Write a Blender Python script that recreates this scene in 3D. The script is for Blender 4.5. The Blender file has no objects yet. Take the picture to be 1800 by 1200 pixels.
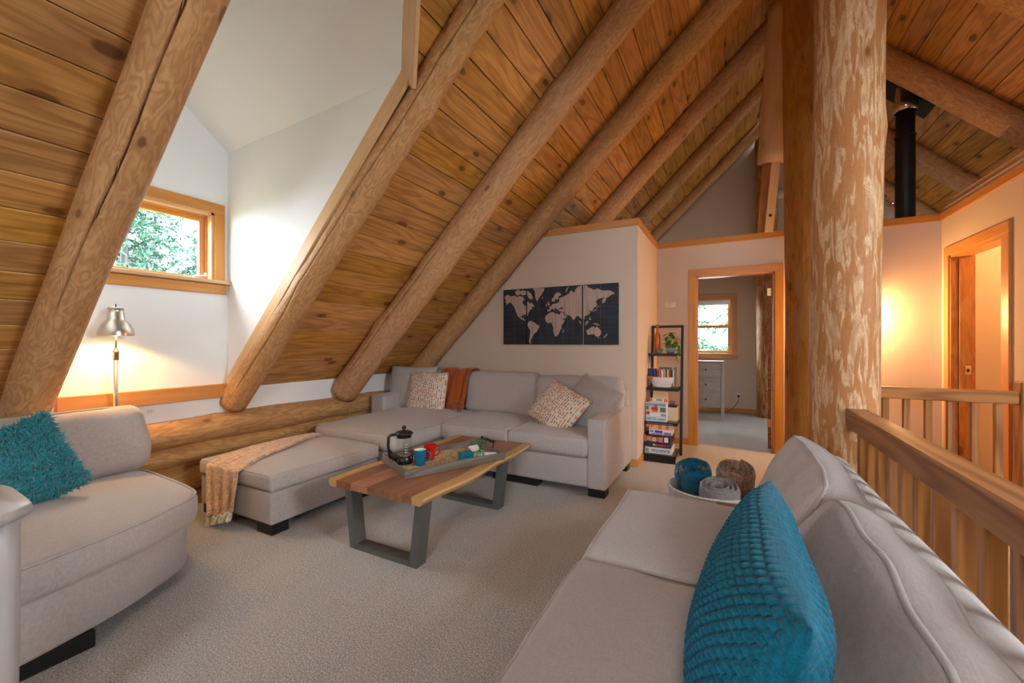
import bpy, bmesh, math, random
import numpy as np
from mathutils import Vector, Matrix, geometry
random.seed(7); rng = np.random.default_rng(7)
S = bpy.context.scene
COL = S.collection
PI = math.pi

# ------------------------------------------------------------------ camera, sky, exposure
CAM_H = 1.26
cd = bpy.data.cameras.new('camera'); cam = bpy.data.objects.new('camera', cd); COL.objects.link(cam)
cd.sensor_width = 36; cd.lens = 731.5 / 1800 * 36; cd.shift_y = 1.0 / 1800; cd.clip_start = .02
cam.location = (0, 0, CAM_H); cam.rotation_euler = (PI / 2, 0, .485687)
S.camera = cam
w = bpy.data.worlds.new('overcast_sky'); S.world = w; w.use_nodes = True
bg = w.node_tree.nodes['Background']; bg.inputs[0].default_value = (.86, .94, 1.0, 1); bg.inputs[1].default_value = 26.0
S.view_settings.view_transform = 'Standard'; S.view_settings.look = 'None'
S.view_settings.gamma = 1; S.view_settings.use_curve_mapping = False
S.view_settings.exposure = 0.26

def portal(name, loc, rot, sx, sy):
    l = bpy.data.lights.new(name, 'AREA'); l.shape = 'RECTANGLE'; l.size = sx; l.size_y = sy
    l.cycles.is_portal = True
    o = bpy.data.objects.new(name, l); COL.objects.link(o); o.location = loc; o.rotation_euler = rot
    return o
# light portals in the real openings (they emit nothing, they only guide the sky's light)
portal('dormer_window_portal', (-3.95, 1.44, 2.05), (0, -PI / 2, 0), .7, .9)
portal('gable_window_portal', (.4, -3.1, 1.7), (PI / 2, 0, 0), 1.2, 1.2)
portal('bedroom_window_portal', (-.42, 8.62, 1.55), (-PI / 2, 0, 0), .8, .95)
portal('roof_window_portal', (3.55, 1.0, 2.25), (0, -.765 + PI, 0), 2.0, 1.1)

def lamp(name, loc, power, color, r=.04, parent=None):
    l = bpy.data.lights.new(name, 'POINT'); l.energy = power; l.color = color; l.shadow_soft_size = r
    o = bpy.data.objects.new(name, l); COL.objects.link(o); o.location = loc
    if parent: o.parent = parent
    return o

# ------------------------------------------------------------------ geometry constants of the house
KX = -3.75; K = .96; BP = 4.474; XR = .53; ZR = BP + K * XR; XE = 2 * XR - KX
YB = -3.0; YG = 8.45; YM = 4.30; YD = 5.54; XRET = -.84; XW = 1.81; WT = 2.51
NRM = math.sqrt(1 + K * K); C1 = 1 / NRM; S1 = K / NRM
RAFT = [(.833, .104, .104), (2.01, .105, .088), (3.12, .145, .10), (4.17, .118, .112), (5.42, .12, .11), (6.66, .11, .10), (7.9, .09, .09)]

# ------------------------------------------------------------------ node materials
class NT:
    def __init__(s, name):
        s.m = bpy.data.materials.new(name); s.m.use_nodes = True; s.t = s.m.node_tree
        s.b = s.t.nodes['Principled BSDF']; s.out = s.t.nodes['Material Output']
    def n(s, typ, **kw):
        nd = s.t.nodes.new('ShaderNode' + typ)
        for k, v in kw.items():
            if k.startswith('i_'): nd.inputs[k[2:].replace('_', ' ')].default_value = v
            else: setattr(nd, k, v)
        return nd
    def l(s, a, b): s.t.links.new(a, b)
    def math(s, op, a, b=None, c=None):
        nd = s.n('Math', operation=op)
        for i, v in enumerate((a, b, c)):
            if v is None: continue
            if isinstance(v, (int, float)): nd.inputs[i].default_value = v
            else: s.l(v, nd.inputs[i])
        return nd.outputs[0]
    def vmul(s, v, xyz):
        nd = s.n('VectorMath', operation='MULTIPLY'); s.l(v, nd.inputs[0]); nd.inputs[1].default_value = xyz; return nd.outputs[0]
    def vadd(s, a, b):
        nd = s.n('VectorMath', operation='ADD'); s.l(a, nd.inputs[0]); s.l(b, nd.inputs[1]); return nd.outputs[0]
    def noise(s, vec, scale, detail=2, rough=.5, dist=0):
        nd = s.n('TexNoise'); nd.inputs['Scale'].default_value = scale; nd.inputs['Detail'].default_value = detail
        nd.inputs['Roughness'].default_value = rough; nd.inputs['Distortion'].default_value = dist
        if vec is not None: s.l(vec, nd.inputs['Vector'])
        return nd.outputs['Fac']
    def mix(s, fac, a, b, mode='MIX'):
        nd = s.n('Mix', data_type='RGBA', blend_type=mode)
        if isinstance(fac, (int, float)): nd.inputs[0].default_value = fac
        else: s.l(fac, nd.inputs[0])
        for i, v in ((6, a), (7, b)):
            if isinstance(v, tuple): nd.inputs[i].default_value = (*v, 1) if len(v) == 3 else v
            else: s.l(v, nd.inputs[i])
        return nd.outputs[2]
    def ramp(s, fac, stops, interp='LINEAR'):
        nd = s.n('ValToRGB'); cr = nd.color_ramp; cr.interpolation = interp
        while len(cr.elements) < len(stops): cr.elements.new(.5)
        for e, (p, c) in zip(cr.elements, stops):
            e.position = p; e.color = (*c, 1) if len(c) == 3 else c
        s.l(fac, nd.inputs[0]); return nd.outputs[0]
    def step(s, v, a, b):
        nd = s.n('MapRange', clamp=True); nd.interpolation_type = 'SMOOTHSTEP'
        s.l(v, nd.inputs[0]); nd.inputs[1].default_value = a; nd.inputs[2].default_value = b; return nd.outputs[0]
    def bump(s, h, strength=.3, dist=.01):
        nd = s.n('Bump'); nd.inputs['Strength'].default_value = strength; nd.inputs['Distance'].default_value = dist
        s.l(h, nd.inputs['Height']); s.l(nd.outputs[0], s.b.inputs['Normal'])
    def obj(s): return s.n('TexCoord').outputs['Object']
    def rnd(s): return s.n('ObjectInfo').outputs['Random']
    def col(s, c):
        if isinstance(c, tuple): s.b.inputs['Base Color'].default_value = (*c, 1)
        else: s.l(c, s.b.inputs['Base Color'])
    def rough(s, r, spec=None):
        s.b.inputs['Roughness'].default_value = r
        if spec is not None: s.b.inputs['Specular IOR Level'].default_value = spec

def srgb(r, g, b):
    f = lambda c: c / 12.92 if c <= .04045 else ((c + .055) / 1.055) ** 2.4
    return (f(r / 255), f(g / 255), f(b / 255))

def plain(name, c, rough=.5, metal=0, spec=.4, emis=None, trans=0, ior=1.45, alpha=1):
    t = NT(name); t.col(c); t.rough(rough, spec); t.b.inputs['Metallic'].default_value = metal
    if trans: t.b.inputs['Transmission Weight'].default_value = trans; t.b.inputs['IOR'].default_value = ior
    if emis: t.b.inputs['Emission Color'].default_value = (*emis[0], 1); t.b.inputs['Emission Strength'].default_value = emis[1]
    return t.m

def wood(name, light, dark, freq=7, stretch=(.22, 1, 1), lines=.5, patch=0, patch_c=None, knots=.6, rough=.5, vary=.25, scale=3.0, fine=.25, bump=.15, pscale=1.5, hue=.008, kscale=4.0, kr=.09, k2d=False):
    """grain runs along the object's local X; every object gets its own piece of timber"""
    t = NT(name); o = t.obj(); r = t.rnd()
    off = t.n('CombineXYZ'); t.l(t.math('MULTIPLY', r, 37.0), off.inputs[0]); t.l(t.math('MULTIPLY', r, 91.0), off.inputs[1]); t.l(t.math('MULTIPLY', r, 53.0), off.inputs[2])
    p = t.vadd(o, off.outputs[0])
    ps = t.vmul(p, stretch)
    n1 = t.noise(ps, scale, 2, .45, .35)
    band = t.math('SINE', t.math('MULTIPLY', n1, freq * 6.283))
    band = t.math('POWER', t.math('MULTIPLY_ADD', band, .5, .5), 1.6)
    fg = t.noise(t.vmul(p, (2.2, 70, 70)), 1.0, 2, .6)
    c = t.mix(t.math('MULTIPLY', band, lines), light, dark)
    if patch:
        pn = t.noise(t.vmul(p, (stretch[0] * 1.1, 1, 1)), scale * pscale, 3, .55, .6)
        c = t.mix(t.math('MULTIPLY', t.step(pn, .50, .54), patch), c, patch_c or dark)
        ed = t.math('SUBTRACT', 1.0, t.step(t.math('ABSOLUTE', t.math('SUBTRACT', pn, .515)), .006, .022)); c = t.mix(t.math('MULTIPLY', ed, patch * .55), c, dark)
        if patch > .8:
            b2 = t.step(t.math('SINE', t.math('MULTIPLY', pn, 130.0)), .1, .9); c = t.mix(t.math('MULTIPLY', b2, .45), c, dark)
    c = t.mix(t.math('MULTIPLY', t.step(fg, .35, .75), fine), c, dark)
    if knots:
        v = t.n('TexVoronoi', voronoi_dimensions='2D' if k2d else '3D'); v.inputs['Scale'].default_value = kscale; t.l(t.vmul(p, (.5, 1, 1)), v.inputs['Vector'])
        kd = t.math('ADD', v.outputs['Distance'], t.math('MULTIPLY', t.math('SUBTRACT', n1, .5), .08))
        kk = t.math('SUBTRACT', 1.0, t.step(kd, kr * .55, kr))
        c = t.mix(t.math('MULTIPLY', kk, knots), c, tuple(x * .28 for x in dark))
        halo = t.math('SUBTRACT', 1.0, t.step(kd, kr, kr * 2.4))
        c = t.mix(t.math('MULTIPLY', halo, knots * .35), c, dark)
    hv = t.n('HueSaturation'); t.l(c, hv.inputs['Color'])
    t.l(t.math('MULTIPLY_ADD', r, vary, 1 - vary / 2), hv.inputs['Value'])
    r2 = t.math('FRACT', t.math('MULTIPLY', r, 17.3))
    t.l(t.math('MULTIPLY_ADD', r2, hue, .5 - hue / 2), hv.inputs['Hue'])
    t.l(t.math('MULTIPLY_ADD', r2, .12, .94), hv.inputs['Saturation'])
    t.col(hv.outputs[0]); t.rough(rough, .35)
    t.bump(t.math('ADD', fg, t.math('MULTIPLY', band, .4)), bump, .004)
    return t.m

def fabric(name, c, weave=420, fuzz=.25, var=.10, bump=.35):
    t = NT(name); o = t.obj()
    wv = t.noise(t.vmul(o, (1, .10, .14)), weave, 2, .6); w2 = t.noise(t.vmul(o, (.10, 1, 1)), weave, 2, .6)
    big = t.noise(o, 3.0, 3, .5)
    f = t.math('MULTIPLY_ADD', t.math('ADD', wv, w2), .5, 0)
    cc = t.mix(t.step(f, .35, .65), tuple(x * (1 - var * 1.6) for x in c), tuple(min(1, x * (1 + var)) for x in c))
    cc = t.mix(t.math('MULTIPLY', big, .35), cc, tuple(x * .9 for x in c))
    t.col(cc); t.rough(.95, .1); t.b.inputs['Sheen Weight'].default_value = fuzz; t.b.inputs['Sheen Roughness'].default_value = .5
    t.bump(f, bump, .002)
    return t.m

M = {}
M['white'] = None
def wallmat(name, c):
    t = NT(name); n = t.noise(t.obj(), 90, 3, .6); t.col(t.mix(t.math('MULTIPLY', t.noise(t.obj(), .8, 2), .12), c, tuple(x * .92 for x in c)))
    t.rough(.85, .15); t.bump(n, .06, .003); return t.m
M['wall'] = wallmat('warm_light_tinted_paint', (.66, .52, .415))  # neutral wall paint with the warm lamplight put into its colour
M['dormer'] = wallmat('white_paint', (.88, .88, .87))
M['plank'] = wood('pine_plank', (.62, .30, .082), (.28, .105, .022), freq=7, stretch=(.12, 1, 1), lines=.55, knots=.85, vary=.34, scale=7.5, rough=.45, fine=.40, kscale=3.0, kr=.085, k2d=True)
M['log'] = wood('peeled_log', (.62, .345, .165), (.36, .165, .06), freq=8, stretch=(.32, 1, 1), lines=.60, knots=.9, vary=.10, kscale=5.0, kr=.10, scale=15.0, rough=.6, fine=.2, patch=.35, patch_c=(.44, .22, .09))
M['walllog'] = wood('wall_log', (.60, .33, .125), (.30, .13, .04), freq=7, stretch=(.25, 1, 1), lines=.55, knots=.8, vary=.2, kscale=5.0, kr=.13, scale=11.0, rough=.6, fine=.25, patch=.4, patch_c=(.40, .20, .07))
M['column'] = wood('scraped_column_log', (.66, .42, .25), (.33, .12, .03), freq=8, stretch=(.15, 1, 1), lines=.5, knots=.85, vary=.05, kscale=5.0, kr=.10, scale=13.0, rough=.6, fine=.2, patch=.85, patch_c=(.40, .145, .036), pscale=2.2)
M['redlog'] = wood('reddish_column_log', (.44, .17, .042), (.27, .09, .018), freq=5, stretch=(.2, 1, 1), lines=.5, knots=.85, vary=.05, scale=9.0, rough=.6, fine=.3, patch=.4, patch_c=(.50, .25, .10), kscale=5.0, kr=.13)
M['fir'] = wood('clear_fir_trim', (.64, .275, .065), (.50, .19, .038), freq=6, stretch=(.10, 1, 1), lines=.45, knots=.25, vary=.14, scale=5.0, rough=.38, fine=.3)
M['rail'] = wood('fir_railing', (.44, .185, .06), (.19, .062, .018), freq=11, stretch=(.07, 1, 1), lines=.75, knots=.2, vary=.16, scale=5.0, rough=.45, fine=.3)
M['pine_pale'] = wood('pale_pine', (.66, .42, .22), (.50, .27, .11), freq=5, stretch=(.12, 1, 1), lines=.4, knots=.5, vary=.15, scale=4.0)
M['heart'] = wood('acacia_heartwood', (.37, .165, .085), (.20, .075, .038), freq=5, stretch=(.16, 1, 1), lines=.55, knots=0, vary=.55, scale=5.0, rough=.35, fine=.35)
M['sap'] = wood('acacia_sapwood', (.60, .345, .14), (.44, .22, .075), freq=4, stretch=(.16, 1, 1), lines=.4, knots=.5, vary=.1, scale=5.0, rough=.35, fine=.3)
M['graywood'] = wood('weathered_grey_wood', (.23, .185, .15), (.10, .075, .058), freq=6, stretch=(.12, 1, 1), lines=.6, knots=.4, vary=.25, scale=9.0, rough=.75, fine=.4)
M['whitewood'] = wood('whitewashed_wood', (.50, .45, .42), (.36, .31, .28), freq=6, stretch=(.12, 1, 1), lines=.5, knots=0, vary=.1, scale=8.0, rough=.4, fine=.3)
M['dresser'] = wood('grey_stained_pine', (.36, .29, .25), (.26, .20, .17), freq=6, stretch=(.12, 1, 1), lines=.5, knots=.4, vary=.12, scale=5.0, rough=.55)
M['darkshelf'] = wood('dark_walnut_board', (.085, .065, .055), (.045, .035, .03), freq=6, stretch=(.12, 1, 1), lines=.5, knots=0, vary=.1, scale=5.0, rough=.4)
M['sofa'] = fabric('beige_linen', (.48, .415, .385), weave=400, var=.085, bump=.3)
M['tealwaffle'] = fabric('teal_chenille', (.004, .125, .20), weave=260, fuzz=.12, var=.25)
M['tealblanket'] = fabric('dark_teal_blanket', (.006, .115, .20), weave=200, fuzz=.5, var=.3)
M['orange'] = fabric('rust_knit', (.40, .085, .012), weave=260, fuzz=.3, var=.25)
M['peach'] = fabric('peach_boucle', (.72, .44, .26), weave=95, fuzz=.5, var=.30, bump=1.0)
M['cream'] = fabric('cream_fringe', (.82, .72, .58), weave=150, fuzz=.4, var=.15)
M['tanblanket'] = fabric('tan_fleece', (.42, .27, .19), weave=140, fuzz=.5, var=.45, bump=1.0)
M['grayknit'] = fabric('grey_waffle_knit', (.36, .33, .33), weave=160, fuzz=.3, var=.2)
M['rope'] = fabric('white_cotton_rope', (.80, .77, .73), weave=160, fuzz=.1, var=.08)
M['leather'] = plain('brown_leather', (.27, .13, .06), .55)
M['black'] = plain('black_wood_foot', (.012, .011, .011), .45)
M['blackmetal'] = plain('black_metal', (.016, .016, .017), .4, .3)
M['steel'] = plain('grey_steel_leg', (.17, .175, .165), .5, .6)
M['nickel'] = plain('brushed_nickel', (.58, .53, .46), .28, 1)
M['brass'] = plain('brass', (.75, .55, .22), .3, 1)
M['bronze'] = plain('dark_bronze', (.045, .028, .024), .4, .7)
M['chrome'] = plain('chrome_pipe', (.72, .66, .60), .12, 1)
M['pipe'] = plain('matte_black_pipe', (.010, .010, .010), .5, .2)
def thin(name, tint, ior=1.35):
    t = NT(name); tr = t.n('BsdfTransparent'); gl = t.n('BsdfGlossy'); gl.inputs['Roughness'].default_value = .03
    lw = t.n('LayerWeight'); lw.inputs[0].default_value = .35; fac = t.math('MULTIPLY_ADD', t.math('POWER', lw.outputs['Facing'], 3.0), .75, .03); mx = t.n('MixShader'); t.l(fac, mx.inputs[0]); t.l(tr.outputs[0], mx.inputs[1]); t.l(gl.outputs[0], mx.inputs[2])
    tr.inputs[0].default_value = (*tint, 1); t.l(mx.outputs[0], t.out.inputs['Surface']); return t.m
M['glass'] = thin('clear_glass', (.95, .96, .96))
M['vaseglass'] = thin('pale_green_glass', (.80, .95, .91), 1.5)
M['blueglass'] = plain('pale_blue_glass', (.62, .86, .92), .05, 0, .5, trans=.85, ior=1.45)
M['amber'] = plain('amber_glass', (.95, .36, .02), .05, 0, .5, trans=.8, ior=1.45)
M['plastic'] = plain('black_plastic', (.012, .012, .013), .3)
M['ivory'] = plain('ivory_plastic', (.72, .66, .57), .4)
M['whiteplastic'] = plain('white_plastic', (.85, .85, .85), .35)
M['red'] = plain('red_glaze', (.55, .008, .008), .15, 0, .5)
M['teal'] = plain('teal_glaze', (.004, .14, .23), .2, 0, .5)
M['cupwhite'] = plain('cream_glaze', (.85, .80, .70), .2)
M['paper'] = plain('paper', (.78, .75, .72), .7)
def leafmat(name, a, b, sc=9):
    t = NT(name); t.col(t.mix(t.noise(t.obj(), sc, 2), a, b)); t.rough(.4, .4); t.b.inputs['Subsurface Weight'].default_value = 0
    t.b.inputs['Transmission Weight'].default_value = 0; return t.m
M['leaf'] = leafmat('green_leaf', (.035, .15, .02), (.12, .32, .05), 30)
M['monstera'] = leafmat('blue_green_leaf', (.02, .12, .06), (.10, .30, .20), 40)
M['conifer'] = leafmat('conifer_foliage', (.014, .058, .036), (.055, .15, .095), 1.3)
M['bark'] = leafmat('bark', (.012, .012, .013), (.025, .024, .024), 6)
def shag():
    t = NT('teal_shag'); h = t.n('HairInfo') if False else None
    t.col(t.mix(t.noise(t.obj(), 60, 2), (.008, .14, .19), (.06, .42, .48))); t.rough(.9, .1); t.b.inputs['Sheen Weight'].default_value = .4; return t.m
M['shag'] = shag()
def carpet():
    t = NT('beige_carpet'); o = t.obj()
    a = t.noise(o, 150, 3, .75); b = t.noise(o, 60, 3, .6); big = t.noise(t.vmul(o, (2.2, .22, 1)), 2.2, 3, .6)
    st = t.noise(t.vmul(o, (34, .6, 1)), 1, 1, .5)
    c = t.mix(t.step(a, .36, .66), (.25, .222, .205), (.78, .725, .68))
    c = t.mix(t.math('MULTIPLY', t.step(b, .35, .7), .35), c, (.33, .275, .23))
    c = t.mix(t.math('MULTIPLY', t.step(big, .4, .62), .16), c, (.60, .53, .47))
    t.col(c); t.rough(1, .05); t.b.inputs['Sheen Weight'].default_value = .25
    hgt = t.math('ADD', t.math('ADD', a, b), t.math('MULTIPLY', t.step(st, .66, .72), -.35))
    t.bump(hgt, .7, .008); return t.m
M['carpet'] = carpet()
def wovenmat():
    t = NT('cream_woven_with_red_dashes'); uv = t.n('TexCoord').outputs['UV']
    sc = t.vmul(uv, (20, 32, 1)); sn = t.n('VectorMath', operation='FLOOR'); t.l(sc, sn.inputs[0])
    wn = t.n('TexWhiteNoise', noise_dimensions='2D'); t.l(sn.outputs[0], wn.inputs['Vector'])
    c = t.ramp(wn.outputs['Value'], [(0, (.74, .62, .48)), (.22, (.52, .07, .02)), (.48, (.66, .20, .08)), (.66, (.78, .66, .52)), (.80, (.10, .07, .06)), (.90, (.60, .28, .16))], 'CONSTANT')
    fr = t.n('VectorMath', operation='FRACTION'); t.l(sc, fr.inputs[0]); sx = t.n('SeparateXYZ'); t.l(fr.outputs[0], sx.inputs[0])
    m1 = t.math('MULTIPLY', t.step(sx.outputs[0], .42, .50), t.math('SUBTRACT', 1.0, t.step(sx.outputs[0], .92, .98)))
    m2 = t.math('MULTIPLY', t.step(sx.outputs[1], .08, .2), t.math('SUBTRACT', 1.0, t.step(sx.outputs[1], .8, .95)))
    nb = t.noise(t.obj(), 160, 2, .6)
    base = t.mix(nb, (.62, .50, .38), (.86, .78, .66))
    t.col(t.mix(t.math('MULTIPLY', m1, m2), base, c)); t.rough(.95, .1); t.bump(nb, .8, .004); return t.m
M['woven'] = wovenmat()
def seagrass():
    t = NT('woven_seagrass'); o = t.obj(); a = t.noise(t.vmul(o, (60, 220, 1)), 1, 2); b = t.noise(o, 70, 2)
    t.col(t.mix(t.step(t.math('MULTIPLY', a, b), .15, .38), (.30, .20, .09), (.74, .60, .36))); t.rough(.85); t.bump(a, 1, .004); return t.m
M['seagrass'] = seagrass()
def mapmat():
    t = NT('printed_navy_boards'); o = t.obj()
    n = t.noise(t.vmul(o, (1, 1, .35)), 7, 4, .7); s = t.noise(t.vmul(o, (50, 1, 1.5)), 1, 3, .6)
    c = t.mix(t.step(n, .35, .7), (.010, .010, .013), (.022, .032, .058)); c = t.mix(t.math('MULTIPLY', t.step(s, .60, .75), .35), c, (.16, .15, .16))
    t.col(c); t.rough(.6); return t.m
M['map'] = mapmat()
def landmat():
    t = NT('printed_land'); o = t.obj(); s = t.noise(t.vmul(o, (60, 1, 2)), 1, 3, .6)
    t.col(t.mix(t.step(s, .45, .75), (.50, .35, .29), (.30, .19, .16))); t.rough(.7); return t.m
M['land'] = landmat()
M['mapfaint'] = plain('printed_faint_lines', (.09, .10, .13), .7)

# ------------------------------------------------------------------ geometry helpers
def mobj(name, verts, faces, mat, parent=None, smooth=True, mw=None, uv=None):
    me = bpy.data.meshes.new(name)
    me.from_pydata([tuple(map(float, v)) for v in verts], [], [tuple(map(int, f)) for f in faces]); me.update()
    if smooth: me.polygons.foreach_set('use_smooth', [True] * len(me.polygons))
    if uv is not None:
        ul = me.uv_layers.new(name='UVMap')
        li = np.zeros(len(me.loops), dtype=np.int32); me.loops.foreach_get('vertex_index', li)
        ul.data.foreach_set('uv', np.asarray(uv, dtype=np.float32)[li].ravel())
    if mat is not None: me.materials.append(mat)
    return link(name, me, parent, mw)
def link(name, me, parent=None, mw=None):
    o = bpy.data.objects.new(name, me); COL.objects.link(o)
    if parent is not None: o.parent = parent
    if mw is not None: o.matrix_local = mw
    return o
def tag(o, label, cat, group=None, kind=None):
    o['label'] = label
    if cat: o['category'] = cat
    if group: o['group'] = group
    if kind: o['kind'] = kind
    return o
def thing(name, label, cat, loc=(0, 0, 0), rz=0, group=None, kind=None):
    o = bpy.data.objects.new(name, None); COL.objects.link(o); o.empty_display_size = .1
    o.location = loc; o.rotation_euler = (0, 0, rz)
    return tag(o, label, cat, group, kind)
def ctree(o, parent=None, label=None):
    c = o.copy(); COL.objects.link(c); c.parent = parent
    if label: c['label'] = label
    for ch in o.children: ctree(ch, c)
    return c
def subpart(o, p):
    o.parent = p; o.matrix_parent_inverse = p.matrix_basis.inverted(); return o
def frame(origin, ex, ey=None, up=(0, 0, 1)):
    ex = Vector(ex).normalized()
    if ey is None:
        ey = Vector(up).cross(ex)
        if ey.length < 1e-4: ey = Vector((0, 1, 0)).cross(ex)
    ey = Vector(ey).normalized(); ez = ex.cross(ey).normalized(); ey = ez.cross(ex)
    return Matrix(((ex.x, ey.x, ez.x, origin[0]), (ex.y, ey.y, ez.y, origin[1]), (ex.z, ey.z, ez.z, origin[2]), (0, 0, 0, 1)))
def T(x, y, z): return Matrix.Translation((x, y, z))
def RX(a): return Matrix.Rotation(a, 4, 'X')
def RY(a): return Matrix.Rotation(a, 4, 'Y')
def RZ(a): return Matrix.Rotation(a, 4, 'Z')
def flatmesh(o):
    o.data.polygons.foreach_set('use_smooth', [False] * len(o.data.polygons)); return o

def wob(P, f, seed, oct=2):
    r = np.random.default_rng(seed); P = np.asarray(P, float); out = np.zeros(len(P))
    for k in range(oct):
        for j in range(3):
            d = r.normal(size=3); out += np.sin(P @ d * f * (1.9 ** k) + r.uniform(0, 6.28)) / (3 * 1.8 ** k)
    return out

def axis_samples(s, r, n):
    e = r * np.array([0, .12, .4, .72]); mid = np.linspace(-s / 2 + r, s / 2 - r, n + 1)
    return np.unique(np.round(np.concatenate([-s / 2 + e, mid, s / 2 - e]), 6))
def rbox(sx, sy, sz, r, n=(6, 6, 2)):
    r = min(r, sx * .499, sy * .499, sz * .499)
    A = [axis_samples(s, r, k) for s, k in zip((sx, sy, sz), n)]
    V = {}; vl = []; F = []
    def vid(p):
        k = tuple(np.round(p, 5))
        if k not in V: V[k] = len(vl); vl.append(p)
        return V[k]
    H = (sx / 2, sy / 2, sz / 2)
    for ax in range(3):
        u, v = [(1, 2), (2, 0), (0, 1)][ax]
        for sgn in (-1, 1):
            ids = np.empty((len(A[u]), len(A[v])), int)
            for i, a in enumerate(A[u]):
                for j, b in enumerate(A[v]):
                    p = [0, 0, 0]; p[ax] = sgn * H[ax]; p[u] = a; p[v] = b; ids[i, j] = vid(p)
            for i in range(len(A[u]) - 1):
                for j in range(len(A[v]) - 1):
                    q = [ids[i, j], ids[i + 1, j], ids[i + 1, j + 1], ids[i, j + 1]]
                    F.append(q if sgn > 0 else q[::-1])
    P = np.array(vl); inner = np.clip(P, -(np.array(H) - r), np.array(H) - r); d = P - inner; L = np.linalg.norm(d, axis=1)
    ok = L > 1e-9; P[ok] = inner[ok] + d[ok] / L[ok, None] * r
    return P, F
def cushion(sx, sy, sz, r=.04, crown=.03, wr=.006, seed=0, n=(10, 10, 3), bulge=.0, tilt_top=0):
    P, F = rbox(sx, sy, sz, r, n)
    def deform(P):
        P = P.copy(); u = 2 * P[:, 0] / sx; v = 2 * P[:, 1] / sy; wz = 2 * P[:, 2] / sz
        top = np.clip(wz, 0, 1)
        P[:, 2] += crown * np.clip(1 - np.abs(u) ** 2.5, 0, 1) * np.clip(1 - np.abs(v) ** 2.5, 0, 1) * top
        if bulge:
            e = np.clip(1 - wz ** 2, 0, 1) * bulge; P[:, 0] += np.sign(u) * np.abs(u) ** 3 * e; P[:, 1] += np.sign(v) * np.abs(v) ** 3 * e
        P[:, 2] += wr * wob(P, 9, seed) * top; P[:, 0] += wr * .7 * wob(P, 11, seed + 1); P[:, 1] += wr * .7 * wob(P, 11, seed + 2)
        return P
    return deform(P), F, deform
def rect_loop(sx, sy, z, r, n=10):
    pts = []
    for cx, cy, a0 in ((sx / 2 - r, sy / 2 - r, 0), (-sx / 2 + r, sy / 2 - r, 90), (-sx / 2 + r, -sy / 2 + r, 180), (sx / 2 - r, -sy / 2 + r, 270)):
        for k in range(5):
            a = math.radians(a0 + k * 22.5); pts.append((cx + r * math.cos(a), cy + r * math.sin(a), z))
    out = []
    for i in range(len(pts)):
        a = np.array(pts[i]); b = np.array(pts[(i + 1) % len(pts)]); m = max(1, int(np.linalg.norm(b - a) / .05))
        for k in range(m): out.append(a + (b - a) * k / m)
    return np.array(out)
def tube_vf(pts, r, closed=False, n=6, taper=None):
    pts = [Vector(p) for p in pts]; N = len(pts); V = []; F = []; up = None
    for i in range(N):
        a = pts[i - 1] if (i or closed) else pts[0]; b = pts[(i + 1) % N] if (i < N - 1 or closed) else pts[-1]
        d = (b - a).normalized() if (b - a).length > 1e-9 else Vector((0, 0, 1))
        if up is None: up = d.orthogonal().normalized()
        up = (up - d * up.dot(d)); up = up.normalized() if up.length > 1e-6 else d.orthogonal().normalized()
        s = d.cross(up); rr = r[i] if hasattr(r, '__len__') else r
        for k in range(n):
            t = 2 * PI * k / n; V.append(tuple(pts[i] + (up * math.cos(t) + s * math.sin(t)) * rr))
    for i in range(N if closed else N - 1):
        j = (i + 1) % N
        for k in range(n): F.append((i * n + k, i * n + (k + 1) % n, j * n + (k + 1) % n, j * n + k))
    if not closed: F.append(tuple(range(n))[::-1]); F.append(tuple((N - 1) * n + k for k in range(n)))
    return V, F
def lathe_vf(prof, n=24, cx=0, cy=0):
    V = []; F = []
    for r, z in prof:
        for k in range(n): V.append((cx + r * math.cos(2 * PI * k / n), cy + r * math.sin(2 * PI * k / n), z))
    for i in range(len(prof) - 1):
        for k in range(n): F.append((i * n + k, i * n + (k + 1) % n, (i + 1) * n + (k + 1) % n, (i + 1) * n + k))
    return V, F
def box_vf(x0, x1, y0, y1, z0, z1, b=0):
    if b > 0:
        P, F = bevbox(x1 - x0, y1 - y0, z1 - z0, b)
        return [tuple(p) for p in P + np.array([(x0 + x1) / 2, (y0 + y1) / 2, (z0 + z1) / 2])], F
    V = [(x, y, z) for z in (z0, z1) for y in (y0, y1) for x in (x0, x1)]
    return V, [(0, 2, 3, 1), (4, 5, 7, 6), (0, 1, 5, 4), (1, 3, 7, 5), (3, 2, 6, 7), (2, 0, 4, 6)]
def bevbox(sx, sy, sz, b):
    bm = bmesh.new(); bmesh.ops.create_cube(bm, size=1)
    for v in bm.verts: v.co = Vector((v.co.x * sx, v.co.y * sy, v.co.z * sz))
    bmesh.ops.bevel(bm, geom=list(bm.edges), offset=b, segments=1, affect='EDGES')
    P = np.array([v.co[:] for v in bm.verts]); F = [[v.index for v in f.verts] for f in bm.faces]; bm.free()
    return P, F
class MB:
    def __init__(s): s.V = []; s.F = []
    def add(s, vf, mat=None):
        V, F = vf[0], vf[1]; o = len(s.V)
        for v in V: s.V.append(tuple(mat @ Vector(v)) if mat is not None else tuple(v))
        s.F += [tuple(i + o for i in f) for f in F]; return s
    def box(s, *a, b=0): return s.add(box_vf(*a, b=b))
    def build(s, name, mat, parent=None, smooth=False, mw=None): return mobj(name, s.V, s.F, mat, parent, smooth, mw)
def prism_vf(poly, z0, z1):
    n = len(poly); V = [(x, y, z0) for x, y in poly] + [(x, y, z1) for x, y in poly]
    return V, [tuple(range(n))[::-1], tuple(range(n, 2 * n))] + [(i, (i + 1) % n, n + (i + 1) % n, n + i) for i in range(n)]
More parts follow.
